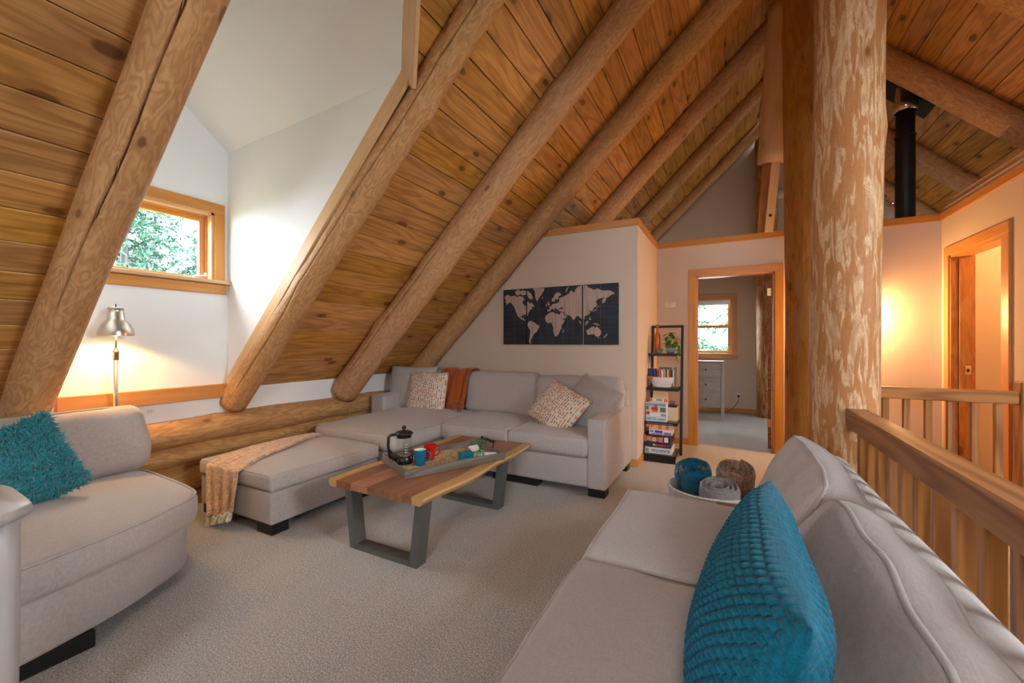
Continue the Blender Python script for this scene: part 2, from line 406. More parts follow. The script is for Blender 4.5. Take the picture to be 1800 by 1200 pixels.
def box(name, x0, x1, y0, y1, z0, z1, mat, parent=None, b=0):
    """box with its origin at its centre and local X along its longest side, so the grain follows the board"""
    sx, sy, sz = x1 - x0, y1 - y0, z1 - z0
    c = T((x0 + x1) / 2, (y0 + y1) / 2, (z0 + z1) / 2)
    if sx >= sy and sx >= sz: m, d = c, (sx, sy, sz)
    elif sy >= sx and sy >= sz: m, d = c @ RZ(PI / 2), (sy, sx, sz)
    else: m, d = c @ RY(-PI / 2), (sz, sy, sx)
    if b: P, F = bevbox(*d, b)
    else: P, F = box_vf(-d[0] / 2, d[0] / 2, -d[1] / 2, d[1] / 2, -d[2] / 2, d[2] / 2)
    return mobj(name, P, F, mat, parent, False, m)
def board(name, p0, p1, w, t, mat, parent=None, up=(0, 0, 1), b=.003):
    p0 = Vector(p0); p1 = Vector(p1); L = (p1 - p0).length
    ez = Vector(up); ex = (p1 - p0).normalized(); ey = ez.cross(ex)
    P, F = bevbox(L, w, t, b)
    return mobj(name, P, F, mat, parent, False, frame((p0 + p1) / 2, ex, ey))
def log_vf(L, r0, r1, seed=0, n=28, crack=None, lump=.05, ring=.10):
    m = max(6, int(L / ring)); V = []; F = []; r = np.random.default_rng(seed)
    kn = [(r.uniform(0, L), r.uniform(0, 6.28), r.uniform(.008, .02)) for _ in range(int(L * 2.2))]
    ph = r.uniform(0, 6.28, 8)
    th0 = np.linspace(0, 2 * PI, n, endpoint=False)
    for i in range(m + 1):
        x = L * i / m; base = r0 + (r1 - r0) * i / m
        th = th0.copy(); rad = base * (1 + lump * (.5 * np.sin(x * 2.1 + ph[0] + np.sin(th + ph[1])) + .35 * np.sin(x * 5.3 + 2 * th + ph[2]) + .25 * np.sin(3 * th + x * 1.3 + ph[3])))
        for kx, kt, kh in kn:
            dt = np.angle(np.exp(1j * (th - kt))) * base
            rad += kh * np.exp(-((x - kx) ** 2 + dt ** 2) / (2 * .05 ** 2))
        cy = .012 * math.sin(x * 1.1 + ph[4]) ; cz = .012 * math.sin(x * .9 + ph[5])
        if crack is not None:
            ca, cx0, cx1 = crack; ca = ca + .09 * math.sin(x * 2.3 + ph[6]) + .04 * math.sin(x * 7 + ph[7])
            dd = np.angle(np.exp(1j * (th - ca))); j = int(np.argmin(np.abs(dd)))
            on = max(0, min(1, (x - cx0) * 3, (cx1 - x) * 3))
            if on > 0:
                for q_, a_ in ((0, 0), (1, .03 + .03 * on), (-1, -.03 - .03 * on), (2, .12), (-2, -.12)): th[(j + q_) % n] = ca + a_
                rad[j] -= .055 * on
        for k in range(n): V.append((x, cy + rad[k] * math.cos(th[k]), cz + rad[k] * math.sin(th[k])))
    for i in range(m):
        for k in range(n): F.append((i * n + k, (i + 1) * n + k, (i + 1) * n + (k + 1) % n, i * n + (k + 1) % n))
    F.append(tuple(range(n))); F.append(tuple(m * n + k for k in range(n))[::-1])
    return V, F
def log(name, p0, p1, r0, r1, mat, parent=None, seed=0, crack=None, lump=.05, n=28, up=(0, 0, 1), ring=.10):
    p0 = Vector(p0); p1 = Vector(p1)
    vf = log_vf((p1 - p0).length, r0, r1, seed, n, crack, lump, ring)
    return mobj(name, vf[0], vf[1], mat, parent, True, frame(p0, p1 - p0, None, up))
def pillow_vf(a, b, t, n=30, pinch=.07, pw=.42, wr=.004, seed=0, disp=None):
    """knife-edged pillow in the XY plane, half sizes a, b, half thickness t; returns verts, faces, uv"""
    g = np.linspace(-1, 1, n + 1); g = np.sign(g) * (1 - (1 - np.abs(g)) ** 1.35)
    U, W = np.meshgrid(g, g, indexing='ij'); U = U.ravel(); W = W.ravel()
    X = a * U * (1 - pinch * (1 - W ** 2) * np.abs(U)); Y = b * W * (1 - pinch * (1 - U ** 2) * np.abs(W))
    h = t * np.clip((1 - np.abs(U) ** 2.2) * (1 - np.abs(W) ** 2.2), 0, 1) ** pw
    P = np.stack([X, Y, h], 1); h2 = h + wr * wob(P, 12, seed) * (h > 0)
    if disp is not None: h2 = h2 + disp(U, W) * np.clip(h / (t * .35), 0, 1)
    top = np.stack([X, Y, h2], 1); bot = np.stack([X, Y, -h2], 1)
    N = n + 1; edge = ((np.abs(U) > .9999) | (np.abs(W) > .9999)); idx = np.arange(N * N); bi = np.where(edge, idx, 0)
    k = N * N; extra = []
    for i in range(N * N):
        if not edge[i]: bi[i] = k; k += 1; extra.append(bot[i])
    V = np.concatenate([top, np.array(extra)]); uvt = np.stack([U, W], 1) * .5 + .5; UV = np.concatenate([uvt, uvt[~edge]])
    F = []
    for i in range(n):
        for j in range(n):
            q = [i * N + j, (i + 1) * N + j, (i + 1) * N + j + 1, i * N + j + 1]; F.append(q); F.append([bi[x] for x in q[::-1]])
    return V, F, UV
def text_obj(name, body, size, mat, parent, mw, extrude=.0004, bold=False):
    cu = bpy.data.curves.new(name, 'FONT'); cu.body = body; cu.size = size; cu.extrude = extrude; cu.align_x = 'CENTER'; cu.align_y = 'CENTER'; cu.resolution_u = 2
    if bold: cu.offset = size * .018
    tmp = bpy.data.objects.new('tmp_text', cu); COL.objects.link(tmp)
    dg = bpy.context.evaluated_depsgraph_get(); me = bpy.data.meshes.new_from_object(tmp.evaluated_get(dg))
    bpy.data.objects.remove(tmp); bpy.data.curves.remove(cu)
    me.materials.clear(); me.materials.append(mat); me.name = name
    return link(name, me, parent, mw)
def wallpoly(name, pts, normal_t, mat, label, parent=None):
    """flat wall from 3D outline points, extruded by vector normal_t"""
    n = len(pts); V = [Vector(p) for p in pts] + [Vector(p) + Vector(normal_t) for p in pts]
    F = [tuple(range(n)), tuple(range(2 * n - 1, n - 1, -1))] + [(i, n + i, n + (i + 1) % n, (i + 1) % n) for i in range(n)]
    o = mobj(name, V, F, mat, parent, False)
    bm = bmesh.new(); bm.from_mesh(o.data); bmesh.ops.recalc_face_normals(bm, faces=bm.faces); bm.to_mesh(o.data); bm.free()
    if parent is None: tag(o, label, 'wall', kind='structure')
    return o

# ================================================================== THE SETTING
def roofz(x): return BP + K * x if x <= XR else ZR - K * (x - XR)
def pane_mat():
    t = NT('window_pane'); tr = t.n('BsdfTransparent'); gl = t.n('BsdfGlossy'); gl.inputs['Roughness'].default_value = .02
    lw = t.n('LayerWeight'); lw.inputs[0].default_value = .35; fac = t.math('MULTIPLY_ADD', t.math('POWER', lw.outputs['Facing'], 3.0), .75, .03); mx = t.n('MixShader'); t.l(fac, mx.inputs[0]); t.l(tr.outputs[0], mx.inputs[1]); t.l(gl.outputs[0], mx.inputs[2])
    tr.inputs[0].default_value = (.97, .99, .99, 1); t.l(mx.outputs[0], t.out.inputs['Surface']); return t.m
M['pane'] = pane_mat()

fp = [(KX - .1, YB), (.64, YB), (.64, 4.0), (XE, 4.0), (XE, YG + .05), (KX - .1, YG + .05)]
tag(mobj('floor', *prism_vf(fp, -.28, 0), M['carpet'], None, False), 'beige cut-pile carpet covering the loft floor', 'floor', kind='structure')
tag(box('floor', .0, XE, YB, 4.6, -2.75, -2.6, M['pine_pale']), 'wooden floor of the storey below, seen past the balusters', 'floor', kind='structure')
low = MB(); low.box(XE, XE + .15, YB, 4.6, -2.75, .9); low.box(-.1, .0, YB, 4.6, -2.75, -.28); low.box(0, XE, YB - .15, YB, -2.75, 0); low.box(0, XE, 4.5, 4.6, -2.75, -.28)
tag(low.build('wall_lower', M['wall']), 'plastered stairwell walls below the loft', 'wall', kind='structure')

# knee wall with its logs
wl = tag(box('wall_left', KX - .15, KX, YB, YG, 0, .9, M['dormer']), 'low white knee wall with stacked logs under the rafters', 'wall', kind='structure')
def child_world(o, parent):
    o.parent = parent; o.matrix_parent_inverse = parent.matrix_basis.inverted(); return o
for i, (z, r0, r1, x) in enumerate(((.565, .098, .115, -.018), (.385, .098, .10, -.03), (.205, .09, .10, -.03), (.04, .09, .10, -.04))):
    child_world(log('log', (KX + x, -.6, z), (KX + x, YM + .3, z - .01), r0, r1, M['walllog'], None, seed=40 + i, lump=.10, ring=.08), wl)

ck = box('chinking', KX, KX + .012, -.6, YM + .3, 0, .62, M['redlog']); child_world(ck, wl)
# --- log-beamed roof: backing, planks and dormer
DY0, DY1, DZ, DP = .985, 1.895, 2.85, .85; DYR = (DY0 + DY1) / 2; DZR = DZ + DP * (DY1 - DYR); DW = .085
VX = (DZ - BP) / K; VXR = (DZR - BP) / K
off = Vector((-S1, 0, C1))      # outward normal of the left slope
def lp(x, y, o=.034): return Vector((x, y, BP + K * x)) + off * o
mb = MB()
for poly in ([(KX - .2, YB), (KX - .2, DY0 - DW - .04), (VX + .02, DY0 - .03), (XR, DY0 - .03), (XR, YB)], [(KX - .2, DY1 + DW + .04), (KX - .2, YG), (XR, YG), (XR, DY1 + .03), (VX + .02, DY1 + .03)],
             [(VX + .02, DY0 - .03), (VXR + .03, DYR), (VX + .02, DY1 + .03), (XR, DY1 + .03), (XR, DY0 - .03)]):
    n = len(poly); V = [lp(*p) for p in poly] + [lp(*p, .13) for p in poly]
    mb.add((V, [tuple(range(n)), tuple(range(2 * n - 1, n - 1, -1))] + [(i, n + i, n + (i + 1) % n, (i + 1) % n) for i in range(n)]))
M['gap'] = plain('dark_roof_deck', (.035, .016, .006), .9)
ceil = tag(mb.build('ceiling', M['gap']), 'steep pine plank ceiling rising from the knee wall to the ridge', 'ceiling', kind='structure')
SM = Matrix(((0, C1, S1, 0), (1, 0, 0, 0), (0, S1, -C1, BP), (0, 0, 0, 1)))     # local x = Y, y = up the slope, z = into the room
ROW = .177; S0 = (KX - .02) * NRM
bays = [-.5] + [r[0] for r in RAFT] + [YG]
nrow = int((XR * NRM - S0) / ROW) + 1
def plank_mesh(L):
    P, F = bevbox(L, ROW - .0045, .03, .004); me = bpy.data.meshes.new('plank'); me.from_pydata([tuple(p) for p in P], [], F); me.update(); me.materials.append(M['plank']); return me
for b in range(len(bays) - 1):
    y0, y1 = bays[b], bays[b + 1]; me = plank_mesh(y1 - y0 - .003)
    for i in range(nrow):
        s = S0 + (i + .5) * ROW; x = s / NRM
        if s + ROW / 2 > XR * NRM + .05: continue
        jz = random.uniform(-.002, .002)
        if b == 1:      # dormer bay
            xa, xb = (s - ROW / 2 + .003) / NRM, (s + ROW / 2 - .003) / NRM
            if xb < VX + .02:
                ya = DY1 + DW * (VX - x) / (VX - KX) + .004; link('plank', plank_mesh(y1 - ya), ceil, SM @ T((ya + y1) / 2, s, -.015)); continue
            if xa < VXR:
                f = lambda x_: DYR + (DY1 - DYR) * max(0, min(1, (VXR - x_) / (VXR - VX)))
                for sg in (1, -1):
                    ye = y1 if sg > 0 else y0; g = lambda x_: (f(x_) if sg > 0 else 2 * DYR - f(x_))
                    poly = [(g(xa) , xa * NRM), (ye, xa * NRM), (ye, xb * NRM), (g(xb), xb * NRM)]
                    if sg < 0: poly = poly[::-1]
                    cy = sum(p[0] for p in poly) / 4; V, F = prism_vf([(p[0] - cy, p[1] - s) for p in poly], -.03, 0)
                    mobj('plank', V, F, M['plank'], ceil, False, SM @ T(cy, s, jz))
                continue
        link('plank', me, ceil, SM @ T((y0 + y1) / 2, s, -.015 + jz))
# right slope
SR = Matrix(((0, C1, -S1, XR), (1, 0, 0, 0), (0, -S1, -C1, ZR), (0, 0, 0, 1)))  # local y = down the slope
mbr = MB(); wx0, wx1, wy0, wy1 = 2.8, 4.3, .45, 1.55    # roof window opening
def rp(x, y, o): return Vector((x, y, roofz(x))) + Vector((S1, 0, C1)) * o
for (xa, xb, ya, yb) in ((XR, XE + .2, YB, wy0), (XR, XE + .2, wy1, YG), (XR, wx0, wy0, wy1), (wx1, XE + .2, wy0, wy1)):
    q = [(xa, ya), (xb, ya), (xb, yb), (xa, yb)]; V = [rp(*p, .034) for p in q] + [rp(*p, .13) for p in q]
    mbr.add((V, [(0, 1, 2, 3), (7, 6, 5, 4)] + [(i, 4 + i, 4 + (i + 1) % 4, (i + 1) % 4) for i in range(4)]))
ceil_r = tag(mbr.build('ceiling', M['gap']), 'pine plank ceiling sloping down to the right beyond the columns', 'ceiling', kind='structure')
baysr = [3.12] + [r[0] for r in RAFT[3:]] + [YG]
for b in range(len(baysr) - 1):
    y0, y1 = baysr[b], baysr[b + 1]; me = plank_mesh(y1 - y0 - .003)
    for i in range(19):
        link('plank', me, ceil_r, SR @ T((y0 + y1) / 2, (i + .5) * ROW, -.015 + random.uniform(-.002, .002)))
# window in the right-hand roof slope (lights the stairwell)
rw = thing('window_4', 'roof window in the right-hand slope above the stairwell', 'window', (0, 0, 0), kind='structure')
for (xa, ya, xb, yb) in ((wx0, wy0, wx1, wy0), (wx0, wy1, wx1, wy1), (wx0, wy0, wx0, wy1), (wx1, wy0, wx1, wy1)):
    board('frame', rp(xa, ya, .05), rp(xb, yb, .05), .05, .12, M['fir'], rw, up=(S1, 0, C1))
V = [rp(wx0, wy0, .08), rp(wx1, wy0, .08), rp(wx1, wy1, .08), rp(wx0, wy1, .08)]; mobj('pane', V, [(0, 1, 2, 3)], M['pane'], rw, False)

# dormer shell: front wall with window opening, cheeks, ceiling
oy0, oy1, oz0, oz1 = 1.005, 1.875, 1.735, 2.315
mb = MB(); X0, X1 = KX - .16, KX
def yz_prism(poly, x0, x1):
    n = len(poly); V = [(x0, y, z) for y, z in poly] + [(x1, y, z) for y, z in poly]
    return V, [tuple(range(n))[::-1], tuple(range(n, 2 * n))] + [(i, (i + 1) % n, n + (i + 1) % n, n + i) for i in range(n)]
for poly in ([(DY0 - .15, .9), (DY1 + .15, .9), (DY1 + .15, oz0), (DY0 - .15, oz0)], [(DY0 - .15, oz0), (oy0, oz0), (oy0, oz1), (DY0 - .15, oz1)], [(oy1, oz0), (DY1 + .15, oz0), (DY1 + .15, oz1), (oy1, oz1)],
             [(DY0 - .15, oz1), (DY1 + .15, oz1), (DY1 + .15, DZ), (DYR, DZR + .15), (DY0 - .15, DZ)]): mb.add(yz_prism(poly, X0, X1))
tag(mb.build('wall_dormer', M['dormer']), 'white dormer wall around the small awning window', 'wall', kind='structure')
for y, t, nm, lb in ((DY1, .08, 'wall_cheek', 'white triangular dormer cheek wall to the right of the small window'), (DY0, -.08, 'wall_cheek', 'white dormer cheek wall behind the nearest rafter')):
    wallpoly(nm, [(KX, y + DW * np.sign(t), .874), (KX, y + DW * np.sign(t), DZ), (VX, y, DZ)], (0, t, 0), M['dormer'], lb)
mb = MB()
for y in (DY0, DY1):
    sg = np.sign(y - DYR); q = [(KX - .1, y + (DW + .002) * sg, DZ), (VX, y, DZ), (VXR, DYR, DZR), (KX - .1, DYR, DZR + .05)]; q2 = [(KX - .1, y + (DW + .002) * sg, DZ), (VX, y, DZ), (VX, y + .12 * sg, DZ), (KX - .1, y + (DW + .12) * sg, DZ)]; mb.add(([Vector(p) for p in q2] + [Vector(p) + Vector((0, 0, .1)) for p in q2], [(0, 1, 2, 3), (7, 6, 5, 4)] + [(i, 4 + i, 4 + (i + 1) % 4, (i + 1) % 4) for i in range(4)])); mb.add(([Vector(p) for p in q] + [Vector(p) + Vector((0, 0, .1)) for p in q], [(0, 1, 2, 3), (7, 6, 5, 4)] + [(i, 4 + i, 4 + (i + 1) % 4, (i + 1) % 4) for i in range(4)]))
tag(mb.build('ceiling', M['dormer']), 'white sloping dormer ceiling above the small window', 'ceiling', kind='structure')
# trim along the dormer opening
nin = Vector((S1, 0, -C1))
def ip(x, y, o=0): return Vector((x, y, BP + K * x)) + nin * o
o = board('trim_1', ip(KX + .04, DY1 + DW - .014, .005), ip(VX + .02, DY1 - .012, .005), .026, .09, M['pine_pale'], None, up=nin); tag(o, 'pale pine trim edging the dormer opening beside the cracked rafter', 'trim', kind='structure')
o = board('trim_2', ip(VX - .03, DY1 + .01, .03), ip(VXR, DYR + .02, .03), .028, .13, M['pine_pale'], None, up=nin); tag(o, 'pine valley board rising from the dormer corner', 'trim', kind='structure')
o = box('trim_3', KX, KX + .05, DY0 - .02, DY1 + DW + .02, .808, .915, M['fir'], b=.003); tag(o, 'orange fir ledge board below the dormer window', 'trim', kind='structure')

# end walls
def gable_wall(name, y, th, hole, mat, label):
    hx0, hx1, hz0, hz1 = hole; mb = MB()
    for poly in ([(KX - .1, -.0), (hx0, 0), (hx0, roofz(hx0) + .03), (KX - .1, roofz(KX - .1) + .03)],
                 [(hx1, 0), (XE + .1, 0), (XE + .1, roofz(XE + .1) + .03), (max(XR, hx1), roofz(max(XR, hx1)) + .03)] + ([(hx1, roofz(hx1) + .03)] if hx1 < XR else []),
                 [(hx0, hz1), (hx1, hz1), (hx1, roofz(hx1) + .03)] + ([(XR, ZR + .03)] if hx0 < XR < hx1 else []) + [(hx0, roofz(hx0) + .03)],
                 [(hx0, 0), (hx1, 0), (hx1, hz0), (hx0, hz0)]):
        n = len(poly); V = [(x, y, z) for x, z in poly] + [(x, y + th, z) for x, z in poly]
        mb.add((V, [tuple(range(n)), tuple(range(2 * n - 1, n - 1, -1))] + [(i, n + i, n + (i + 1) % n, (i + 1) % n) for i in range(n)]))
    return tag(mb.build(name, mat), label, 'wall', kind='structure')
gable_wall('wall_gable', YG, .16, (-.90, .0, 1.06, 2.04), M['wall'], 'far gable wall behind the bedroom, white up to the last rafter')
GX0, GX1, GZ0, GZ1 = -.2, 1.0, 1.1, 2.3
gable_wall('wall_front', YB, -.16, (GX0, GX1, GZ0, GZ1), M['wall'], 'gable wall behind the viewer with a wide window')
gw = thing('window_3', 'wide gable window behind the viewer', 'window', (0, YB - .08, 0), kind='structure')
for x in (GX0, GX0 + .4, GX1 - .4, GX1): box('mullion', x - .03, x + .03, -.05, .05, GZ0, GZ1, M['fir'], gw)
for z in (GZ0, GZ1): box('rail', GX0, GX1, -.05, .05, z - .03, z + .03, M['fir'], gw)
for i in range(3): box('pane', GX0 + i * .4 + .03, GX0 + i * .4 + .37, -.004, .004, GZ0 + .03, GZ1 - .03, M['pane'], gw)

# inner walls
wallpoly('wall_map', [(KX, YM, 0), (XRET, YM, 0), (XRET, YM, WT - .01), ((WT - BP) / K + .05, YM, WT - .01), (KX, YM, roofz(KX))], (0, .12, 0), M['wall'], 'pale wall tinted with warm light, carrying the world map, cut off by the roof slope')
wallpoly('wall_return', [(XRET, YM + .12, 0), (XRET, YD, 0), (XRET, YD, WT - .01), (XRET, YM + .12, WT - .01)], (-.12, 0, 0), M['wall'], 'narrow return wall beside the ladder shelf')
DX0, DX1, DT = -.385, .43, 2.06
mb = MB(); mb.box(XRET - .12, DX0, YD, YD + .12, 0, WT - .01); mb.box(DX1, 3.4, YD, YD + .12, 0, WT - .01); mb.box(DX0, DX1, YD, YD + .12, DT, WT - .01)
tag(mb.build('wall_door', M['wall']), 'pale wall tinted with warm light, with the open bedroom doorway', 'wall', kind='structure')
RY0, RY1, RT = 4.49, 5.36, 2.07
mb = MB(); mb.box(XW, XW + .13, 4.13, RY0, 0, WT - .01); mb.box(XW, XW + .13, RY1, YD, 0, WT - .01); mb.box(XW, XW + .13, RY0, RY1, RT, WT - .01)
tag(mb.build('wall_right', M['wall']), 'warm lit wall with a doorway at the right edge', 'wall', kind='structure')
mb = MB(); mb.box(3.3, 3.4, 4.13, YD, 0, WT - .01); mb.box(XW + .13, 3.4, 4.05, 4.13, 0, WT - .01)
tag(mb.build('wall_bath', M['wall']), 'plain walls of the small room behind the right doorway', 'wall', kind='structure')

tag(box('ceiling', XW + .01, 3.4, 4.05, YD + .1, WT - .005, WT + .05, M['wall']), 'flat ceiling over the small room behind the right doorway', 'ceiling', kind='structure')
# cap trims and baseboards
def strim(n, label, *a, mat='fir', b=.003):
    return tag(box(n, *a, M[mat], b=b), label, 'trim', kind='structure')
xl = (WT - BP) / K
strim('trim_4', 'fir cap board along the top of the map wall', xl + .0, XRET + .016, YM - .016, YM + .13, WT - .072, WT)
strim('trim_5', 'fir cap board along the top of the return wall', XRET - .13, XRET + .015, YM + .13, YD - .016, WT - .072, WT)
strim('trim_6', 'fir cap board above the bedroom doorway wall', XRET - .13, XW - .016, YD - .016, YD + .13, WT - .072, WT)
strim('trim_7', 'fir cap board along the top of the right wall', XW - .016, XW + .14, 4.12, YD + .13, WT - .072, WT)
strim('trim_8', 'knotty pine board above and behind the right wall cap', XW + .05, XW + .08, 4.12, YD - .1, WT + .0, WT + .13, mat='pine_pale')
BB = .075
def sbase(n, label, *a): return tag(box(n, *a, M['fir'], b=.003), label, 'baseboard', kind='structure')
sbase('baseboard_map', 'fir baseboard at the end of the map wall', -1.6, XRET + .014, YM - .014, YM, 0, BB)
sbase('baseboard_return', 'fir baseboard along the return wall', XRET, XRET + .014, YM, YD, 0, BB)
sbase('baseboard_door', 'short fir baseboard left of the bedroom doorway', XRET + .014, DX0 - .085, YD - .014, YD, 0, BB)
sbase('baseboard_right', 'fir baseboard behind the landing railing', .55, XW, YD - .014, YD, 0, BB + .02)
sbase('baseboard_bedroom', 'fir baseboard below the bedroom window', KX + .2, .4, YG - .014, YG, 0, BB)

# bedroom doorway: casing, jamb, open door
dr = thing('door_1', 'fir-cased bedroom doorway with the door standing open inside', 'doorway', (0, YD, 0), kind='structure')
CW = .085
box('casing', DX0 - CW, DX0, -.018, 0, 0, DT, M['fir'], dr, b=.002); box('casing', DX1, DX1 + CW, -.018, 0, 0, DT, M['fir'], dr, b=.002); box('casing', DX0 - CW, DX1 + CW, -.018, 0, DT, DT + CW, M['fir'], dr, b=.002)
box('jamb', DX0 - .001, DX0 + .018, -.005, .125, 0, DT, M['fir'], dr); box('jamb', DX1 - .018, DX1 + .001, -.005, .125, 0, DT, M['fir'], dr); box('jamb', DX0, DX1, -.005, .125, DT - .018, DT + .001, M['fir'], dr)
slab = board('door_slab', (DX1 - .040, .128, 1.03), (DX1 + .022, .90, 1.03), .037, 2.02, M['rail'], dr, b=.002)
for z in (.32, 1.84):
    h = subpart(box('hinge', DX1 - .066, DX1 - .026, .112, .128, z - .045, z + .045, M['brass'], dr, b=.002), slab)
# right doorway
dr = thing('door_2', 'orange fir-cased doorway in the right wall with dark knotty jamb', 'doorway', (XW, 0, 0), kind='structure')
box('casing', -.018, 0, RY0 - .1, RY0, 0, RT, M['fir'], dr, b=.002); box('casing', -.018, 0, RY1, RY1 + CW, 0, RT, M['fir'], dr, b=.002); box('casing', -.018, 0, RY0 - .1, RY1 + CW, RT, RT + CW, M['fir'], dr, b=.002)
for (a, b_, c, d) in ((-.004, .045, RY1 - .02, RY1 + .001), (.05, .135, RY1 - .036, RY1 - .012), (.137, .16, RY1 - .024, RY1 + .001), (-.004, .14, RY0 - .001, RY0 + .02)): box('jamb', a, b_, c, d, 0, RT, M['redlog'] if c > 5 else M['fir'], dr, b=.002)
box('jamb', -.004, .14, RY0, RY1, RT - .02, RT + .001, M['fir'], dr)
sp = box('strike_plate', .085, .125, RY1 - .042, RY1 - .035, .96, 1.04, M['brass'], dr, b=.002); subpart(box('latch_hole', .095, .112, RY1 - .0445, RY1 - .0415, .985, 1.015, M['plastic'], dr), sp)

# dormer window (local: x along wall, y into room)
def casement(th, x0, x1, z0, z1, cw, sill_over, depth, sash):
    box('casing', x0 - cw, x0, 0, .018, z0, z1, M['fir'], th, b=.002); box('casing', x1, x1 + cw, 0, .018, z0, z1, M['fir'], th, b=.002); box('casing', x0 - cw, x1 + cw, 0, .018, z1, z1 + cw + .005, M['fir'], th, b=.002)
    box('window_sill', x0 - cw - sill_over, x1 + cw + sill_over, -depth, .06, z0 - .028, z0, M['pine_pale'], th, b=.004)
    box('apron', x0 - cw - sill_over * .4, x1 + cw + sill_over * .4, 0, .02, z0 - .108, z0 - .03, M['fir'], th, b=.004)
    box('jamb', x0, x0 + .02, -depth, 0, z0, z1, M['pine_pale'], th); box('jamb', x1 - .02, x1, -depth, 0, z0, z1, M['pine_pale'], th); box('jamb', x0, x1, -depth, 0, z1 - .02, z1, M['pine_pale'], th)
w1 = thing('window_1', 'small awning window with orange fir casing in the white dormer', 'window', (KX, DYR, 0), -PI / 2, kind='structure')
hw = (oy1 - oy0) / 2
casement(w1, -hw, hw, 1.763, oz1, .075, .035, .13, .05)
for (a, b_, c, d) in ((-hw + .02, -hw + .032, 1.763, oz1 - .02), (hw - .032, hw - .02, 1.763, oz1 - .02)): box('stop', a, b_, -.075, -.06, c, d, M['fir'], w1)
box('stop', -hw + .02, hw - .02, -.075, -.06, oz1 - .034, oz1 - .02, M['fir'], w1)
ss = .05
for (a, b_, c, d) in ((-hw + .02, -hw + .02 + ss, 1.765, oz1 - .02), (hw - .02 - ss, hw - .02, 1.765, oz1 - .02), (-hw + .02 + ss, hw - .02 - ss, 1.765, 1.765 + ss * .6), (-hw + .02 + ss, hw - .02 - ss, oz1 - .02 - ss, oz1 - .02)):
    box('sash', a, b_, -.115, -.078, c, d, M['fir'], w1, b=.002)
box('pane', -hw + .06, hw - .06, -.099, -.095, 1.78, oz1 - .06, M['pane'], w1)
cr = MB(); cr.box(-hw + .06, -hw + .2, -.05, -.02, 1.763, 1.775); cr.add(tube_vf([(-hw + .14, -.035, 1.775), (-hw + .12, -.03, 1.79), (-hw + .07, -.025, 1.795), (-hw + .05, -.025, 1.80)], .006)); cr.add(lathe_vf([(0, 1.79), (.009, 1.79), (.009, 1.82), (0, 1.82)], 10, -hw + .05, -.025))
cr.build('crank_handle', M['whiteplastic'], w1, True)
# bedroom window
w2 = thing('window_2', 'double-hung fir-cased window with a raised white blind in the bedroom', 'window', (-.45, YG, 0), PI, kind='structure')
casement(w2, -.45, .45, 1.06, 2.04, .085, .02, .12, .05)
for z0, z1, y in ((1.06, 1.56, -.07), (1.53, 2.02, -.105)):
    for (a, b_, c, d) in ((-.43, -.385, z0, z1), (.385, .43, z0, z1), (-.385, .385, z0, z0 + .045), (-.385, .385, z1 - .04, z1)): box('sash', a, b_, y - .015, y + .015, c, d, M['fir'], w2, b=.002)
    box('pane', -.39, .39, y - .002, y + .002, z0 + .04, z1 - .035, M['pane'], w2)
box('blind_headrail', -.425, .425, -.05, -.005, 1.965, 2.02, M['whiteplastic'], w2, b=.003)
for i in range(5): box('blind_slat', -.42, .42, -.05, -.008, 1.935 + i * .006, 1.939 + i * .006, M['whiteplastic'], w2)

# ================================================================== TIMBER
names = ['thick log rafter with a long crack, nearest, in front of the dormer window', 'log rafter with a long dark crack between the dormer and the plank ceiling', 'smooth log rafter ending on the wall log just left of the sectional sofa',
         'log rafter running down against the left edge of the map wall', 'log rafter above the map wall, first beyond the wall cap', 'log rafter above the bedroom, second beyond the map wall', 'farthest log rafter lying against the far gable wall']
for i, (y, r0, r1) in enumerate(RAFT):
    a = max(r0, r1) * .8
    xs = KX - .06 if i < 4 else KX; p0 = ip(xs, y, r0 * .82); p1 = ip(XR, y, r1 * .82)
    crack = {0: (-.55, 1.0, 6.5), 1: (-1.15, .2, 6.5), 2: (-1.6, .2, 2.0), 3: (-2.2, 0, 3.2)}.get(i)
    o = log('log_rafter', p0, p1, r0, r1, M['log'], None, seed=100 + i, crack=None, n=32, up=(0, 1, 0))
    tag(o, names[i], 'rafter', 'log rafters of the steep left slope')
    if crack:
        ca, c0, c1 = crack
        V, F = log_vf((p1 - p0).length, r0, r1, 100 + i, 60, (ca, c0, c1), .05, .06)
        me = bpy.data.meshes.new('log_rafter'); me.from_pydata(V, [], F); me.update(); me.polygons.foreach_set('use_smooth', [True] * len(me.polygons)); me.materials.append(M['log']); o.data = me
rn = ['log rafter at the top right corner of the photo', 'log rafter right of the big column, above the stove pipe plate', 'log rafter passing just behind the black stove pipe', 'lowest visible right-hand rafter behind the stove pipe base']
for i, (y, r0, r1) in enumerate(RAFT[3:]):
    nn = Vector((-S1, 0, -C1)); q = lambda x: Vector((x, y, roofz(x))) + nn * (r1 * .82)
    tag(log('log_rafter', q(XR), q(XE - .3), r1, r0, M['log'], None, seed=120 + i, n=28, up=(0, 1, 0)), rn[i], 'rafter', 'log rafters of the right slope')
tag(log('ridge_log', (XR, 2.9, ZR - .16), (XR, YG, ZR - .16), .11, .11, M['log'], None, 131), 'ridge log where both plank slopes meet', 'beam')
tag(log('log_column', (XR + .005, 2.75, -.0), (XR + .005, 2.75, ZR), .15, .146, M['column'], None, 140, lump=.018, n=40, up=(1, 0, 0)), 'big scraped log column with orange patches behind the right sofa', 'column')
tag(log('log_column', (XR + .02, 4.12, 0), (XR + .02, 4.12, ZR - .1), .172, .16, M['redlog'], None, 141, lump=.02, n=40, up=(1, 0, 0)), 'reddish log column standing just behind the big scraped column', 'column')
